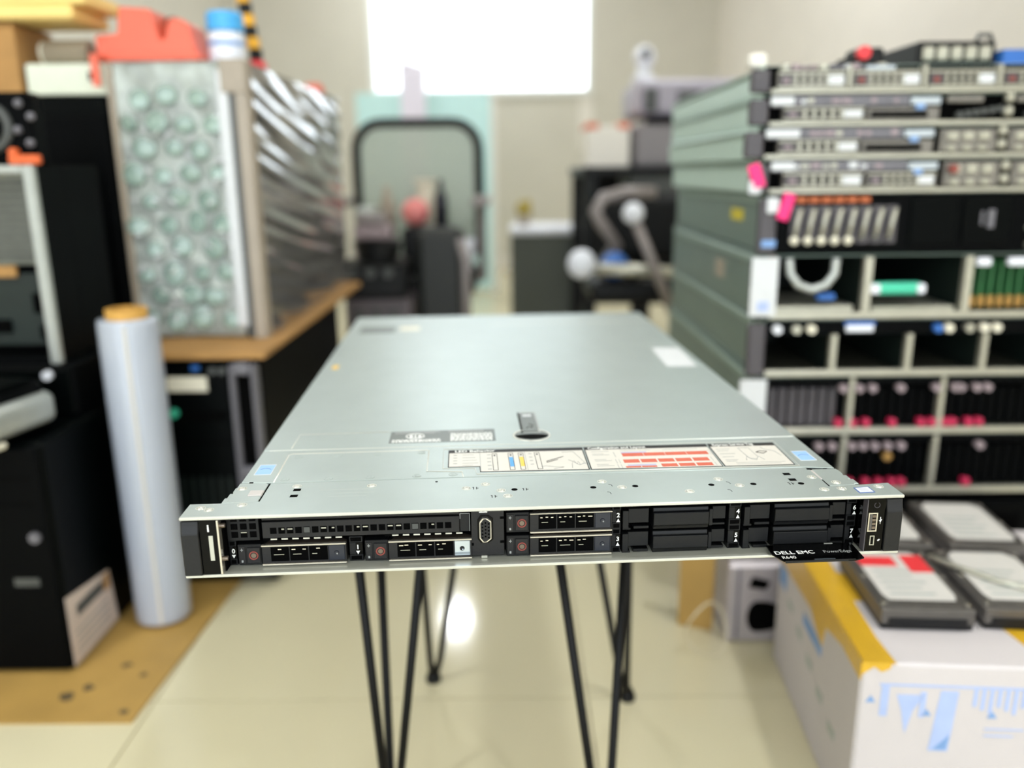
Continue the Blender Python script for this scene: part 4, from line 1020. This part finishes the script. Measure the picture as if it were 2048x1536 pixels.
# u5
t, h = unit('black server with eight tall silver drive handles and a pink ribbon', 0.354, Z5, 0.086, 0.70, bar=False)
box('front_face', 'black_metal', t, -0.214, 0.214, 0.0, 0.010, 0.002, h - 0.002, 0.002)
for k in range(8):
    x = -0.188 + k * 0.0192
    c = box('drive_caddy', 'ear_grey', t, x - 0.0085, x + 0.0085, -0.006, 0.0, 0.016, h - 0.016, 0.001)
    part('caddy_handle', 'bay_metal', c, lambda b: bm_tube(b, [(x - 0.003, -0.008, 0.024), (x - 0.001, -0.011, 0.045), (x + 0.004, -0.009, h - 0.02)], 0.0032, 8), smooth=True)
    if k < 5:
        part('caddy_foot', 'sticker_cream', c, lambda b: bm_sphere(b, (x - 0.003, -0.009, 0.021), 0.0062, n=12))
boxes('orange_strip', 'brown_ic', t, [(-0.19 + 0.018 * k, -0.175 + 0.018 * k, -0.005, 0.0, h - 0.012, h - 0.004) for k in range(6)], 0.001)
boxes('blank_panel', 'black_gloss2', t, [(-0.026, 0.045, -0.004, 0.0, 0.012, h - 0.006), (0.05, 0.12, -0.004, 0.0, 0.012, h - 0.006)], 0.002)
boxes('panel_badge', 'grey_handle', t, [(0.074, 0.078, -0.006, -0.003, 0.04, 0.06), (0.084, 0.094, -0.006, -0.003, 0.036, 0.062)], 0.001)
for p in ((0.16, 0.024), (0.148, 0.036), (0.15, 0.012), (0.165, 0.05), (0.15, 0.066), (0.17, 0.066)):
    part('port_screw', 'bay_metal', t, lambda b: bm_cyl(b, (p[0], -0.004, p[1]), 0.006, 0.008, 'y', n=12))
box('blue_tab', 'blue', t, 0.18, 0.2, -0.004, 0.001, h - 0.018, h - 0.006, 0.001)
box('blue_mark', 'carton_ink2', t, -0.236, -0.216, -0.0055, -0.0035, 0.012, 0.022)
part('pink_ribbon', 'pink', t, lambda b: bm_box(b, -0.0085, 0.0085, -0.004, 0.0, -0.024, 0.014, 0.0015), loc=(-0.205, -0.009, h - 0.012), rot=(0, 0.28, 0))
box('ribbon_tag', 'label_white', t, -0.232, -0.214, -0.008, -0.004, h - 0.026, h - 0.004, 0.002)
part('yellow_sticker', 'side_yellow', t, lambda b: bm_box(b, -0.2200, -0.2190, 0.16, 0.23, 0.04, 0.058))
Z6 = Z5 + 0.086
# u4..u2 : one-unit servers
def oneu(label, x0, z0, h_, k):
    t, h = unit(label, x0, z0, h_, 0.68, 'green_steel')
    box('face_strip', 'grey_handle', t, -0.21, -0.02, 0.0, 0.010, h - 0.016, h - 0.001, 0.001)
    ports(t, -0.2, -0.1, h - 0.012, 0.85)
    ports(t, -0.085, -0.03, h - 0.012, 0.6)
    box('paper_tag', 'label_white', t, -0.212, -0.165 if k == 1 else -0.18, -0.003, 0.004, h - 0.014, h - 0.003, 0.001)
    caddy(t, -0.195, -0.082, 0.008, h - 0.017)
    box('slot_frame', 'mesh_grey', t, -0.078, 0.022, -0.001, 0.010, 0.0072, h - 0.018, 0.001)
    if k < 2:
        box('disc_slot', 'void', t, -0.073, 0.005, -0.003, 0.0, 0.011, 0.0195)
    else:
        caddy(t, -0.076, 0.02, 0.008, h - 0.018)
    box('slot_plate', 'silver_film', t, -0.02, 0.022, -0.003, 0.010, h - 0.015, h - 0.004, 0.001)
    box('blue_tab', 'carton_ink2', t, -0.012, 0.0, -0.005, 0.0, h - 0.021, h - 0.014, 0.001)
    for d in (0.118, 0.21):
        for z in (0.012, 0.03):
            part('divider_stud', 'bay_metal', t, lambda b: bm_box(b, d - 0.006, d + 0.006, -0.004, 0.008, z, z + 0.013, 0.003))
    for a in (0.032, 0.128):
        if k == 0:
            for q in range(6):
                part('vent_ring', 'grey_dark', t, lambda b: bm_cyl(b, (a + 0.02 + q * 0.011, 0.004, 0.014 + 0.0015 * q), 0.0045, 0.008, 'y', n=10))
            box('cage_plate', 'mesh_grey', t, a, a + 0.05, 0.0, 0.010, h - 0.012, h - 0.003, 0.001)
        else:
            cg = box('drive_cage', 'mesh_grey', t, a, a + 0.078, 0.0, 0.010, 0.0085, h - 0.004, 0.001)
            for q in range(3):
                box('cage_block', 'bay_metal', cg, a + 0.008 + q * 0.022, a + 0.024 + q * 0.022, -0.004, 0.001, h * 0.55, h - 0.008, 0.002)
                box('cage_block', 'bay_metal', cg, a + 0.008 + q * 0.022, a + 0.022 + q * 0.022, -0.004, 0.001, 0.010, h * 0.4, 0.002)
            if k == 2 and a < 0.1:
                part('red_cap', 'red_ring', cg, lambda b: bm_cyl(b, (a + 0.01, -0.006, h - 0.014), 0.006, 0.008, 'y', n=12))
    return t, h
t, h = oneu('one-unit server with paired drive caddies, just above the black server with silver handles', 0.338, Z6, 0.047, 2)
part('pink_ribbon', 'pink', t, lambda b: bm_box(b, -0.009, 0.009, -0.003, 0.0, -0.018, 0.016, 0.0015), loc=(-0.234, -0.006, 0.026), rot=(0, -0.35, 0))
box('ribbon_tag', 'label_white', t, -0.244, -0.226, -0.009, -0.0045, 0.0, 0.02, 0.003)
Z7 = Z6 + 0.047
oneu('one-unit server with a double white paper tag on its front, third from the top', 0.328, Z7, 0.044, 1)
Z8 = Z7 + 0.044
oneu('one-unit server with rows of round vents on its right half, second from the top', 0.332, Z8, 0.043, 0)
Z9 = Z8 + 0.043
t, h = unit('topmost one-unit server of the stack with four drive caddies across', 0.332, Z9, 0.039, 0.68, 'green_steel')
for k in range(4):
    a = -0.205 + k * 0.103
    caddy(t, a, a + 0.093, 0.007, h - 0.009, 'mesh_grey' if k < 2 else 'mesh_dark', 'mauve' if k < 1 else 'red_ring')
    box('divider', 'bay_metal', t, a + 0.095, a + 0.101, -0.004, 0.010, 0.0072, h - 0.002, 0.001)
ports(t, -0.2, -0.06, h - 0.007, 0.9)
box('slot_plate', 'silver_film', t, -0.085, -0.045, -0.003, 0.010, h - 0.008, h - 0.002, 0.001)
TOPS = Z9 + 0.039
# things on top of the stack
RT = thing('adapter_block', 'black adapter with a red end lying on the topmost server', 'adapter', (0.503, 1.26, TOPS))
box('adapter_body', 'hdd_black', RT, -0.012, 0.026, -0.02, 0.03, 0, 0.026, 0.004)
part('adapter_base', 'hdd_black', RT, lambda b: bm_sphere(b, (-0.018, 0, 0.007), 0.014, (1.2, 1, 0.5)))
part('red_end', 'red', RT, lambda b: bm_cyl(b, (-0.006, -0.024, 0.018), 0.009, 0.012, 'y', n=18))
PS = thing('power_module', 'black and silver slotted power module on the topmost server', 'power module', (0.63, 1.27, TOPS))
box('module_body', 'hdd_black', PS, -0.055, 0.055, -0.03, 0.1, 0, 0.033, 0.003)
boxes('module_window', 'bay_metal', PS, [(-0.048 + 0.02 * k, -0.032 + 0.02 * k, -0.033, -0.028, 0.008, 0.026) for k in range(5)], 0.002)
part('module_handle', 'grey_dark', PS, lambda b: bm_tube(b, [(0.03, -0.02, 0.032), (0.034, -0.02, 0.042), (0.05, -0.02, 0.042), (0.054, -0.02, 0.032)], 0.003, 8), smooth=True)
tag(part('blue_tray', 'blue', None, lambda b: (bm_box(b, 0.69, 0.80, 1.23, 1.36, TOPS, TOPS + 0.004), bm_box(b, 0.69, 0.80, 1.23, 1.234, TOPS + 0.004, TOPS + 0.02), bm_box(b, 0.69, 0.694, 1.234, 1.36, TOPS + 0.004, TOPS + 0.02))), 'shallow bright blue plastic tray at the right end of the topmost server', 'tray')
tag(part('paper_note', 'paper', None, lambda b: bm_box(b, 0.34, 0.365, 1.24, 1.27, TOPS, TOPS + 0.02, 0.004)), 'small white eraser block on the left corner of the topmost server', 'block')
# brown board and cable left of the silver case
tag(part('cardboard_offcut', 'card_floor', None, lambda b: bm_prism(b, [(0.262, 1.19), (0.312, 1.17), (0.316, 1.182), (0.266, 1.204)], 0.0, 0.16)), 'yellowish cardboard offcut standing beside the silver case', 'cardboard')
tag(part('coiled_cable', 'cable', None, lambda b: bm_tube(b, [(0.285 + 0.03 * math.cos(a), 1.10 + 0.012 * math.sin(a * 2), 0.045 + 0.043 * math.sin(a)) for a in [i * 2 * math.pi / 28 for i in range(28)]], 0.0015, 8, True), smooth=True), 'pale looped cable standing on the floor beside the silver case', 'cable')

# ---------------------------------------------------------------- white carton with hard drives
CB = thing('white_carton', 'white carton with blue print and yellow tape in the lower right corner', 'carton', (0.36, 0.756, 0), math.radians(-4.5))
CW, CD, CH = 0.42, 0.345, 0.212
box('carton_body', 'carton', CB, 0, CW, 0, CD, 0, CH, 0.003)
part('packing_tape', 'tape_yellow', CB, lambda b: bm_prism(b, [(0.001, -0.0005), (0.034, -0.0005), (0.03, 0.05), (0.034, CD), (0.0, CD)], CH, CH + 0.0009))
part('packing_tape', 'tape_yellow', CB, lambda b: bm_prism(b, [(-0.0005, CH + 0.0008), (0.03, CH + 0.0008), (0.028, CH - 0.006), (0.02, CH - 0.01), (0.012, CH - 0.004), (-0.0005, CH - 0.014)], -0.0009, 0.0, 'y'))
part('packing_tape', 'tape_yellow', CB, lambda b: bm_prism(b, [(0.0, CH), (CD, CH), (CD, CH - 0.05), (0.18, CH - 0.04), (0.13, CH - 0.062), (0.12, CH - 0.03), (0.06, CH - 0.018), (0.0, CH - 0.02)], -0.0012, -0.0001, 'x'))
part('packing_tape', 'tape_yellow', CB, lambda b: bm_prism(b, [(0.03, 0.13), (0.09, 0.125), (0.088, 0.18), (0.03, 0.2)], CH, CH + 0.0008))
part('packing_tape', 'tape_yellow', CB, lambda b: bm_prism(b, [(0.19, 0.0), (0.26, 0.0), (0.26, 0.1), (0.17, 0.1)], CH, CH + 0.0008))
boxes('side_print', 'carton_ink2', CB, [(-0.0006, 0.0, 0.13, 0.21, 0.135, 0.15), (-0.0006, 0.0, 0.3, 0.335, 0.13, 0.16)])
boxes('side_print', 'print_faint', CB, [(-0.0006, 0.0, 0.06 + 0.05 * k, 0.085 + 0.05 * k, 0.07 + 0.012 * k, 0.082 + 0.012 * k) for k in range(5)])
# unfolding diagram printed on the front
fr = []
fr += [(0.02, 0.25, -0.0006, 0, 0.186, 0.1885)]
fr += [(0.022, 0.03, -0.0006, 0, 0.15, 0.186), (0.062, 0.068, -0.0006, 0, 0.15, 0.18)]
fr += [(0.115 + 0.008 * k, 0.119 + 0.008 * k, -0.0006, 0, 0.165 - 0.004 * (k % 3), 0.186) for k in range(14)]
boxes('diagram_print', 'carton_ink', CB, fr)
part('diagram_print', 'carton_ink', CB, lambda b: bm_prism(b, [(0.038, 0.176), (0.066, 0.176), (0.056, 0.158), (0.05, 0.13), (0.044, 0.158)], -0.0006, 0, 'y'))
part('diagram_print', 'carton_ink', CB, lambda b: bm_prism(b, [(0.082, 0.182), (0.10, 0.182), (0.096, 0.11), (0.076, 0.11)], -0.0006, 0, 'y'))
part('diagram_print', 'carton_ink2', CB, lambda b: bm_prism(b, [(0.08, 0.112), (0.094, 0.112), (0.096, 0.13)], -0.0008, 0, 'y'))
for x in (0.012, 0.07, 0.136):
    part('diagram_arrow', 'carton_ink2', CB, lambda b: bm_prism(b, [(x - 0.005, 0.162 - (0.01 if x > 0.05 else -0.004)), (x + 0.005, 0.162 - (0.01 if x > 0.05 else -0.004)), (x, 0.170 - (0.01 if x > 0.05 else -0.004))], -0.0006, 0, 'y'))
boxes('diagram_text', 'carton_ink', CB, [(0.13, 0.17, -0.0006, 0, 0.138, 0.1395), (0.13, 0.16, -0.0006, 0, 0.13, 0.1315)])

def hdd(label, x, y, rz, red):
    zt = CH + 0.0012
    t = thing('hard_drive', label, 'hard drive', (x, y, zt), rz, 'hard drives on the white carton')
    box('drive_base', 'hdd', t, -0.0505, 0.0505, 0.0, 0.147, 0.006, 0.0245, 0.0012)
    box('circuit_board', 'hdd_black', t, -0.049, 0.049, 0.001, 0.146, 0.0, 0.006)
    box('connector_edge', 'hdd_black', t, -0.042, 0.042, -0.002, 0.002, 0.004, 0.014, 0.0005)
    part('drive_cover', 'hdd', t, lambda b: bm_prism(b, [(-0.046, 0.012), (-0.036, 0.004), (0.036, 0.004), (0.046, 0.012), (0.048, 0.135), (0.04, 0.144), (-0.04, 0.144), (-0.048, 0.135)], 0.0245, 0.0262, 'z', 0.0006))
    part('drive_label', 'hdd_label', t, lambda b: bm_prism(b, [(-0.036, 0.018), (0.036, 0.018), (0.04, 0.03), (0.04, 0.125), (0.03, 0.138), (-0.03, 0.138), (-0.04, 0.125), (-0.04, 0.03)], 0.0262, 0.0266))
    boxes('label_text', 'print_faint', t, [(-0.03, 0.02 - 0.01 * (k % 2), 0.03 + 0.014 * k, 0.034 + 0.014 * k, 0.0266, 0.0268) for k in range(5)])
    if red:
        boxes('red_band', 'red', t, [(-0.04, 0.004, 0.1, 0.125, 0.0266, 0.0269), (0.014, 0.04, 0.085, 0.13, 0.0266, 0.0269)])
    for sx in (-0.045, 0.045):
        for yy in (0.01, 0.074, 0.137):
            part('screw', 'chrome', t, lambda b: bm_cyl(b, (sx, yy, 0.0262), 0.0028, 0.002, n=10))
    return t
hdd('hard drive with a red band on its white label, nearest the carton corner', 0.455, 0.815, math.radians(-4), True)
hdd('hard drive with a plain white label, right of the red banded one', 0.568, 0.812, math.radians(-5), False)
hdd('hard drive behind the red banded one at the back of the carton', 0.49, 0.975, math.radians(-5), False)
hdd('hard drive at the back right of the carton beside the server stack', 0.61, 0.968, math.radians(-5), False)
tag(part('flat_cable', 'bay_metal', None, lambda b: bm_tube(b, [(0.512, 0.935, CH + 0.0305), (0.535, 0.9, CH + 0.031), (0.56, 0.868, CH + 0.031), (0.59, 0.845, CH + 0.031)], 0.0035, 6), smooth=True), 'thin grey metal strip lying across the hard drives', 'strip')

# ---------------------------------------------------------------- back of the room
# pile by the left: mesh chair with clutter
CH1 = thing('mesh_office_chair', 'black office chair with rounded pale mesh back, piled with parts, left of centre', 'chair', (-0.33, 3.0, 0))
def rrect(x0, x1, z0, z1, r, n=5):
    pts = []
    for cx, cz, a0 in ((x1 - r, z1 - r, 0), (x0 + r, z1 - r, 90), (x0 + r, z0 + r, 180), (x1 - r, z0 + r, 270)):
        for k in range(n + 1):
            a = math.radians(a0 + 90 * k / n)
            pts.append((cx + r * math.cos(a), cz + r * math.sin(a)))
    return pts
bp = rrect(-0.21, 0.22, 0.40, 0.875, 0.09)
part('back_frame', 'chair_black', CH1, lambda b: bm_tube(b, [(x, 0.02, z) for x, z in bp], 0.018, 8, True), smooth=True)
part('back_mesh', 'mesh_pale', CH1, lambda b: bm_prism(b, [(x * 0.98, z) for x, z in bp], 0.015, 0.02, 'y'))
part('seat', 'chair_black', CH1, lambda b: bm_box(b, -0.22, 0.22, -0.42, 0.0, 0.33, 0.39, 0.025, 3))
part('gas_post', 'chair_black', CH1, lambda b: bm_cyl(b, (0, -0.2, 0.21), 0.03, 0.26))
for k in range(5):
    a = 2 * math.pi * k / 5 + 0.3
    L = part('leg', 'chair_black', CH1, lambda b: bm_tube(b, [(0, -0.2, 0.1), (0.27 * math.cos(a), -0.2 + 0.27 * math.sin(a), 0.07)], [0.024, 0.014], 8))
    part('castor', 'chair_black', L, lambda b: bm_sphere(b, (0.27 * math.cos(a), -0.2 + 0.27 * math.sin(a), 0.03), 0.03))
for s in (-1, 1):
    part('armrest', 'chair_grey', CH1, lambda b: (bm_box(b, s * 0.235 - 0.03, s * 0.235 + 0.03, -0.36, -0.08, 0.60, 0.63, 0.01), bm_tube(b, [(s * 0.235, -0.2, 0.605), (s * 0.235, -0.2, 0.36), (s * 0.15, -0.2, 0.335)], 0.014, 8)))
def clut(name, label, cat, fn, mt, sm=False):
    return tag(part(name, mt, None, fn, smooth=sm), label, cat, 'parts piled on the mesh chair')
SX, SYY, SZ = -0.33, 2.78, 0.3905
clut('pink_ball', 'pink round ball in the middle of the mesh chair pile', 'ball', lambda b: bm_sphere(b, (SX + 0.02, SYY - 0.02, SZ + 0.145 + 0.046), 0.045), 'pink_ball', True)
clut('grey_router', 'grey flat router box at the left of the mesh chair pile', 'router', lambda b: bm_box(b, SX - 0.19, SX - 0.02, SYY - 0.12, SYY + 0.1, SZ, SZ + 0.045, 0.006), 'chair_grey')
clut('mauve_module', 'mauve power brick lying on the grey router', 'power brick', lambda b: bm_box(b, SX - 0.18, SX - 0.05, SYY - 0.08, SYY + 0.06, SZ + 0.046, SZ + 0.115, 0.01), 'mauve')
clut('black_box', 'black box under the pink ball', 'box', lambda b: bm_box(b, SX - 0.015, SX + 0.13, SYY - 0.12, SYY + 0.1, SZ, SZ + 0.145, 0.004), 'hdd_black')
clut('white_cup', 'white paper cup at the right of the mesh chair pile', 'cup', lambda b: bm_lathe(b, [(0, 0), (0.026, 0), (0.034, 0.1), (0.031, 0.1), (0.024, 0.006), (0, 0.006)], (SX + 0.178, SYY + 0.03, SZ), 20), 'bottle_white', True)
clut('white_spool', 'cream cable spool standing behind the pink ball', 'spool', lambda b: (bm_cyl(b, (SX + 0.05, SYY + 0.06, SZ + 0.145 + 0.07), 0.03, 0.14), bm_cyl(b, (SX + 0.05, SYY + 0.06, SZ + 0.145 + 0.145), 0.04, 0.01)), 'sticker_cream')
clut('black_bottle', 'dark bottle standing on the black box beside the spool', 'bottle', lambda b: bm_lathe(b, [(0, 0), (0.022, 0), (0.022, 0.09), (0.009, 0.12), (0.009, 0.15), (0, 0.15)], (SX + 0.105, SYY - 0.03, SZ + 0.1455), 16), 'navy_cap', True)
clut('tan_bottle', 'tan bottle with orange neck standing on the mauve power brick', 'bottle', lambda b: bm_lathe(b, [(0, 0), (0.026, 0), (0.026, 0.1), (0.012, 0.13), (0.012, 0.16), (0, 0.16)], (SX - 0.075, SYY, SZ + 0.1155), 16), 'tape_brown', True)
clut('small_printer', 'small pale grey device on top of the mauve power brick', 'device', lambda b: (bm_box(b, SX - 0.17, SX - 0.105, SYY - 0.06, SYY + 0.05, SZ + 0.1155, SZ + 0.21, 0.008), bm_box(b, SX - 0.165, SX - 0.11, SYY - 0.066, SYY - 0.058, SZ + 0.15, SZ + 0.2, 0.002)), 'silver_paint')
BG = thing('black_suitcase', 'tall black hard case standing on the floor in front of the mesh chair', 'case', (-0.205, 2.47, 0))
box('case_body', 'dark_olive2', BG, -0.07, 0.07, -0.06, 0.06, 0.015, 0.55, 0.02)
for x in (-0.05, 0.05):
    part('wheel', 'chair_black', BG, lambda b: bm_cyl(b, (x, 0, 0.018), 0.018, 0.02, 'x', n=14))
part('case_handle', 'chair_grey', BG, lambda b: bm_tube(b, [(0.06, -0.07, 0.25), (0.075, -0.085, 0.3), (0.075, -0.085, 0.46), (0.06, -0.07, 0.52)], 0.014, 8), smooth=True)
# pile of black equipment in front of the chair
PX0 = -0.385
names = [('lowest black equipment box of the floor pile by the mesh chair', 'chair_black', 0.2), ('grey equipment box in the middle of the floor pile by the mesh chair', 'mauve_dark', 0.16), ('black equipment box on top of the floor pile by the mesh chair', 'chair_black', 0.1)]
zz = 0.0
for k, (lb, mm, hh_) in enumerate(names):
    e = thing('equipment_box', lb, 'equipment', (PX0 + 0.012 * (k % 2), 2.33, zz), 0.06 * (k - 1), 'equipment boxes piled by the mesh chair')
    box('box_body', mm, e, -0.1, 0.09, 0, 0.2, 0, hh_ - 0.001, 0.006)
    box('front_plate', 'chair_grey' if k != 2 else 'hdd_black', e, -0.085, 0.07, -0.005, 0.002, 0.02, hh_ * 0.5, 0.003)
    for q in range(3):
        part('socket', 'grey_dark', e, lambda b: bm_cyl(b, (-0.06 + 0.05 * q, -0.005, hh_ * 0.75), 0.014, 0.01, 'y', n=14))
    zz += hh_
def pile(name, label, cat, fn, mt, sm=False):
    return tag(part(name, mt, None, fn, smooth=sm), label, cat, 'parts on the floor pile')
pile('cable_bundle', 'black cable bundle coiled on the floor pile by the mesh chair', 'cable', lambda b: [bm_tube(b, [(PX0 + 0.0 + (0.05 + 0.005 * q) * math.cos(i * math.pi / 9), 2.42 + 0.05 * math.sin(i * math.pi / 9), 0.4605 + 0.0085 + 0.014 * q) for i in range(18)], 0.008, 8, True) for q in range(4)], 'hdd_black', True)
pile('grey_adapter', 'mauve grey power adapter leaning over the cable bundle', 'adapter', lambda b: bm_box(b, PX0 - 0.06, PX0 + 0.045, 2.37, 2.46, 0.523, 0.565, 0.012, 2), 'mauve')
pile('pale_adapter', 'pale grey flat adapter on the mauve adapter', 'adapter', lambda b: bm_box(b, PX0 - 0.055, PX0 + 0.03, 2.38, 2.45, 0.5655, 0.595, 0.01, 2), 'chair_grey')
# glass partition and board near the window
GP = thing('glass_partition', 'pale aqua glass panel standing below the window on two feet', 'glass panel', (-0.5, 5.0, 0))
box('glass_sheet', 'aqua', GP, -0.38, 0.39, -0.006, 0.006, 0.02, 1.15)
for s in (-0.25, 0.25):
    box('foot', 'silver_paint', GP, s - 0.03, s + 0.03, -0.12, 0.12, 0, 0.02, 0.004)
box('edge_post', 'frame_white', GP, 0.39, 0.42, -0.015, 0.015, 0.0, 1.15, 0.002)
tag(part('foam_board', 'lavender', None, lambda b: bm_prism(b, [(-0.57, 0.0), (-0.45, 0.0), (-0.44, 1.24), (-0.575, 1.285)], 4.60, 4.63, 'y', 0.004)), 'narrow lavender white board standing in front of the window', 'board')
# grey bin with plant
BN = thing('grey_bin', 'dark grey cabinet bin with a white lid near the room centre', 'bin', (0.18, 3.63, 0))
box('bin_body', 'dark_olive', BN, -0.18, 0.18, 0, 0.33, 0, 0.44, 0.008)
part('bin_lid', 'bottle_white', BN, lambda b: bm_prism(b, [(-0.185, -0.01), (0.185, -0.01), (0.18, 0.335), (-0.18, 0.335)], 0.44, 0.473, 'z', 0.01))
PL = thing('potted_plant', 'small yellowish potted plant on the bin lid', 'plant', (0.06, 3.75, 0.4735))
part('pot', 'tape_brown', PL, lambda b: bm_lathe(b, [(0, 0), (0.022, 0), (0.03, 0.04), (0.026, 0.04), (0, 0.036)], n=20), smooth=True)
for k in range(9):
    a = 2.4 * k
    part('leaf', 'leaf', PL, lambda b: bm_sphere(b, (0.02 * math.cos(a), 0.02 * math.sin(a), 0.055 + 0.005 * k), 0.018, (0.9, 0.5, 1.0), 8), smooth=True)
# desk with printer
DK = thing('black_desk', 'black desk carrying the printer, behind the server stack', 'desk', (0.62, 3.2, 0))
box('desk_top', 'chair_black', DK, -0.37, 0.5, -0.3, 0.4, 0.69, 0.72, 0.004)
for x in (-0.34, 0.47):
    for y in (-0.27, 0.37):
        box('leg', 'chair_black', DK, x - 0.02, x + 0.02, y - 0.02, y + 0.02, 0, 0.69)
box('modesty_panel', 'chair_black', DK, -0.32, 0.45, 0.33, 0.345, 0.15, 0.69)
box('drawer', 'grey_dark', DK, -0.2, 0.3, -0.28, 0.1, 0.58, 0.69, 0.004)
PR = thing('laser_printer', 'grey and lilac office printer on the black desk', 'printer', (0.68, 3.1, 0.7205))
box('printer_base', 'printer_grey', PR, -0.23, 0.25, 0, 0.4, 0, 0.15, 0.012)
box('paper_slot', 'void', PR, -0.19, 0.22, -0.004, 0.02, 0.15, 0.175)
box('printer_top', 'printer_top', PR, -0.225, 0.245, 0.005, 0.4, 0.176, 0.30, 0.015)
boxes('control_panel', 'grey_dark', PR, [(-0.2, -0.15, -0.002, 0.006, 0.19, 0.27), (-0.08, 0.0, -0.002, 0.006, 0.2, 0.26)], 0.003)
CM = thing('security_camera', 'white security camera with dark lens standing on the printer', 'camera', (0.50, 3.25, 1.0215))
part('camera_base', 'bottle_white', CM, lambda b: bm_lathe(b, [(0, 0), (0.045, 0), (0.045, 0.015), (0.026, 0.03), (0.026, 0.06), (0, 0.06)], n=24), smooth=True)
part('camera_head', 'bottle_white', CM, lambda b: bm_sphere(b, (0, 0, 0.09), 0.04), smooth=True)
part('camera_lens', 'hdd_black', CM, lambda b: bm_cyl(b, (0, -0.036, 0.098), 0.017, 0.02, 'y'))
PBX = thing('paper_box', 'white paper box with orange stripe on the desk beside the printer', 'box', (0.355, 3.05, 0.7205))
box('box_body', 'paper', PBX, -0.08, 0.07, 0, 0.22, 0, 0.14, 0.003)
box('orange_stripe', 'orange_deep', PBX, -0.081, -0.04, -0.001, 0.221, 0.128, 0.15, 0.002)
box('orange_stripe', 'orange_deep', PBX, 0.03, 0.071, -0.001, 0.221, 0.128, 0.15, 0.002)
tag(box('wall_paper_strip', 'paper', None, 0.50, 0.60, RY1 - 0.004, RY1 - 0.001, 0.86, 1.22), 'white paper strip pinned on the wall below the window corner', 'paper')
# second office chair in front of the desk
C2 = thing('task_chair', 'black task chair with curved grey armrests in front of the desk', 'chair', (0.40, 2.55, 0))
part('seat', 'chair_black', C2, lambda b: bm_box(b, -0.17, 0.2, -0.18, 0.18, 0.33, 0.40, 0.025, 3))
part('backrest', 'chair_black', C2, lambda b: bm_box(b, -0.12, 0.2, 0.17, 0.22, 0.42, 0.635, 0.03, 3))
part('back_bar', 'chair_black', C2, lambda b: bm_tube(b, [(0.03, 0.12, 0.34), (0.03, 0.23, 0.38), (0.03, 0.235, 0.5)], 0.022, 8))
part('front_bar', 'bay_metal', C2, lambda b: bm_tube(b, [(-0.16, -0.2, 0.437), (-0.05, -0.205, 0.434), (0.12, -0.2, 0.422)], 0.017, 10), smooth=True)
part('bar_cap', 'bottle_white', C2, lambda b: bm_sphere(b, (-0.2, -0.2, 0.452), 0.04, (1.0, 0.9, 1.05)), smooth=True)
part('bar_bracket', 'chair_black', C2, lambda b: bm_tube(b, [(-0.05, -0.2, 0.43), (-0.05, -0.16, 0.39)], 0.012, 8))
part('bar_bracket', 'chair_black', C2, lambda b: bm_tube(b, [(0.1, -0.2, 0.425), (0.1, -0.16, 0.39)], 0.012, 8))
part('armrest', 'chair_grey', C2, lambda b: bm_tube(b, [(-0.14, 0.02, 0.39), (-0.08, -0.02, 0.49), (-0.13, -0.05, 0.555), (-0.148, -0.05, 0.59), (-0.125, -0.05, 0.628), (-0.06, -0.05, 0.645), (0.03, -0.05, 0.642)], 0.019, 10), smooth=True)
part('armrest', 'chair_black', C2, lambda b: bm_tube(b, [(0.2, 0.0, 0.38), (0.23, 0.0, 0.5), (0.22, 0.0, 0.6), (0.16, 0.0, 0.62)], 0.02, 10), smooth=True)
part('strut', 'chair_grey', C2, lambda b: bm_tube(b, [(-0.06, -0.22, 0.585), (0.0, -0.225, 0.45), (0.055, -0.225, 0.32)], 0.014, 10), smooth=True)
part('strut_knob', 'bottle_white', C2, lambda b: bm_sphere(b, (-0.06, -0.22, 0.592), 0.03), smooth=True)
part('gas_post', 'chair_black', C2, lambda b: bm_cyl(b, (0, 0, 0.21), 0.03, 0.24))
for k in range(5):
    a = 2 * math.pi * k / 5
    L = part('leg', 'chair_black', C2, lambda b: bm_tube(b, [(0, 0, 0.1), (0.24 * math.cos(a), 0.24 * math.sin(a), 0.07)], [0.024, 0.014], 8))
    part('castor', 'chair_black', L, lambda b: bm_sphere(b, (0.24 * math.cos(a), 0.24 * math.sin(a), 0.03), 0.03))
tag(part('blue_ball', 'blue', None, lambda b: bm_sphere(b, (0.30, 2.41, 0.4005 + 0.04), 0.04), smooth=True), 'small blue ball resting on the task chair seat', 'ball')
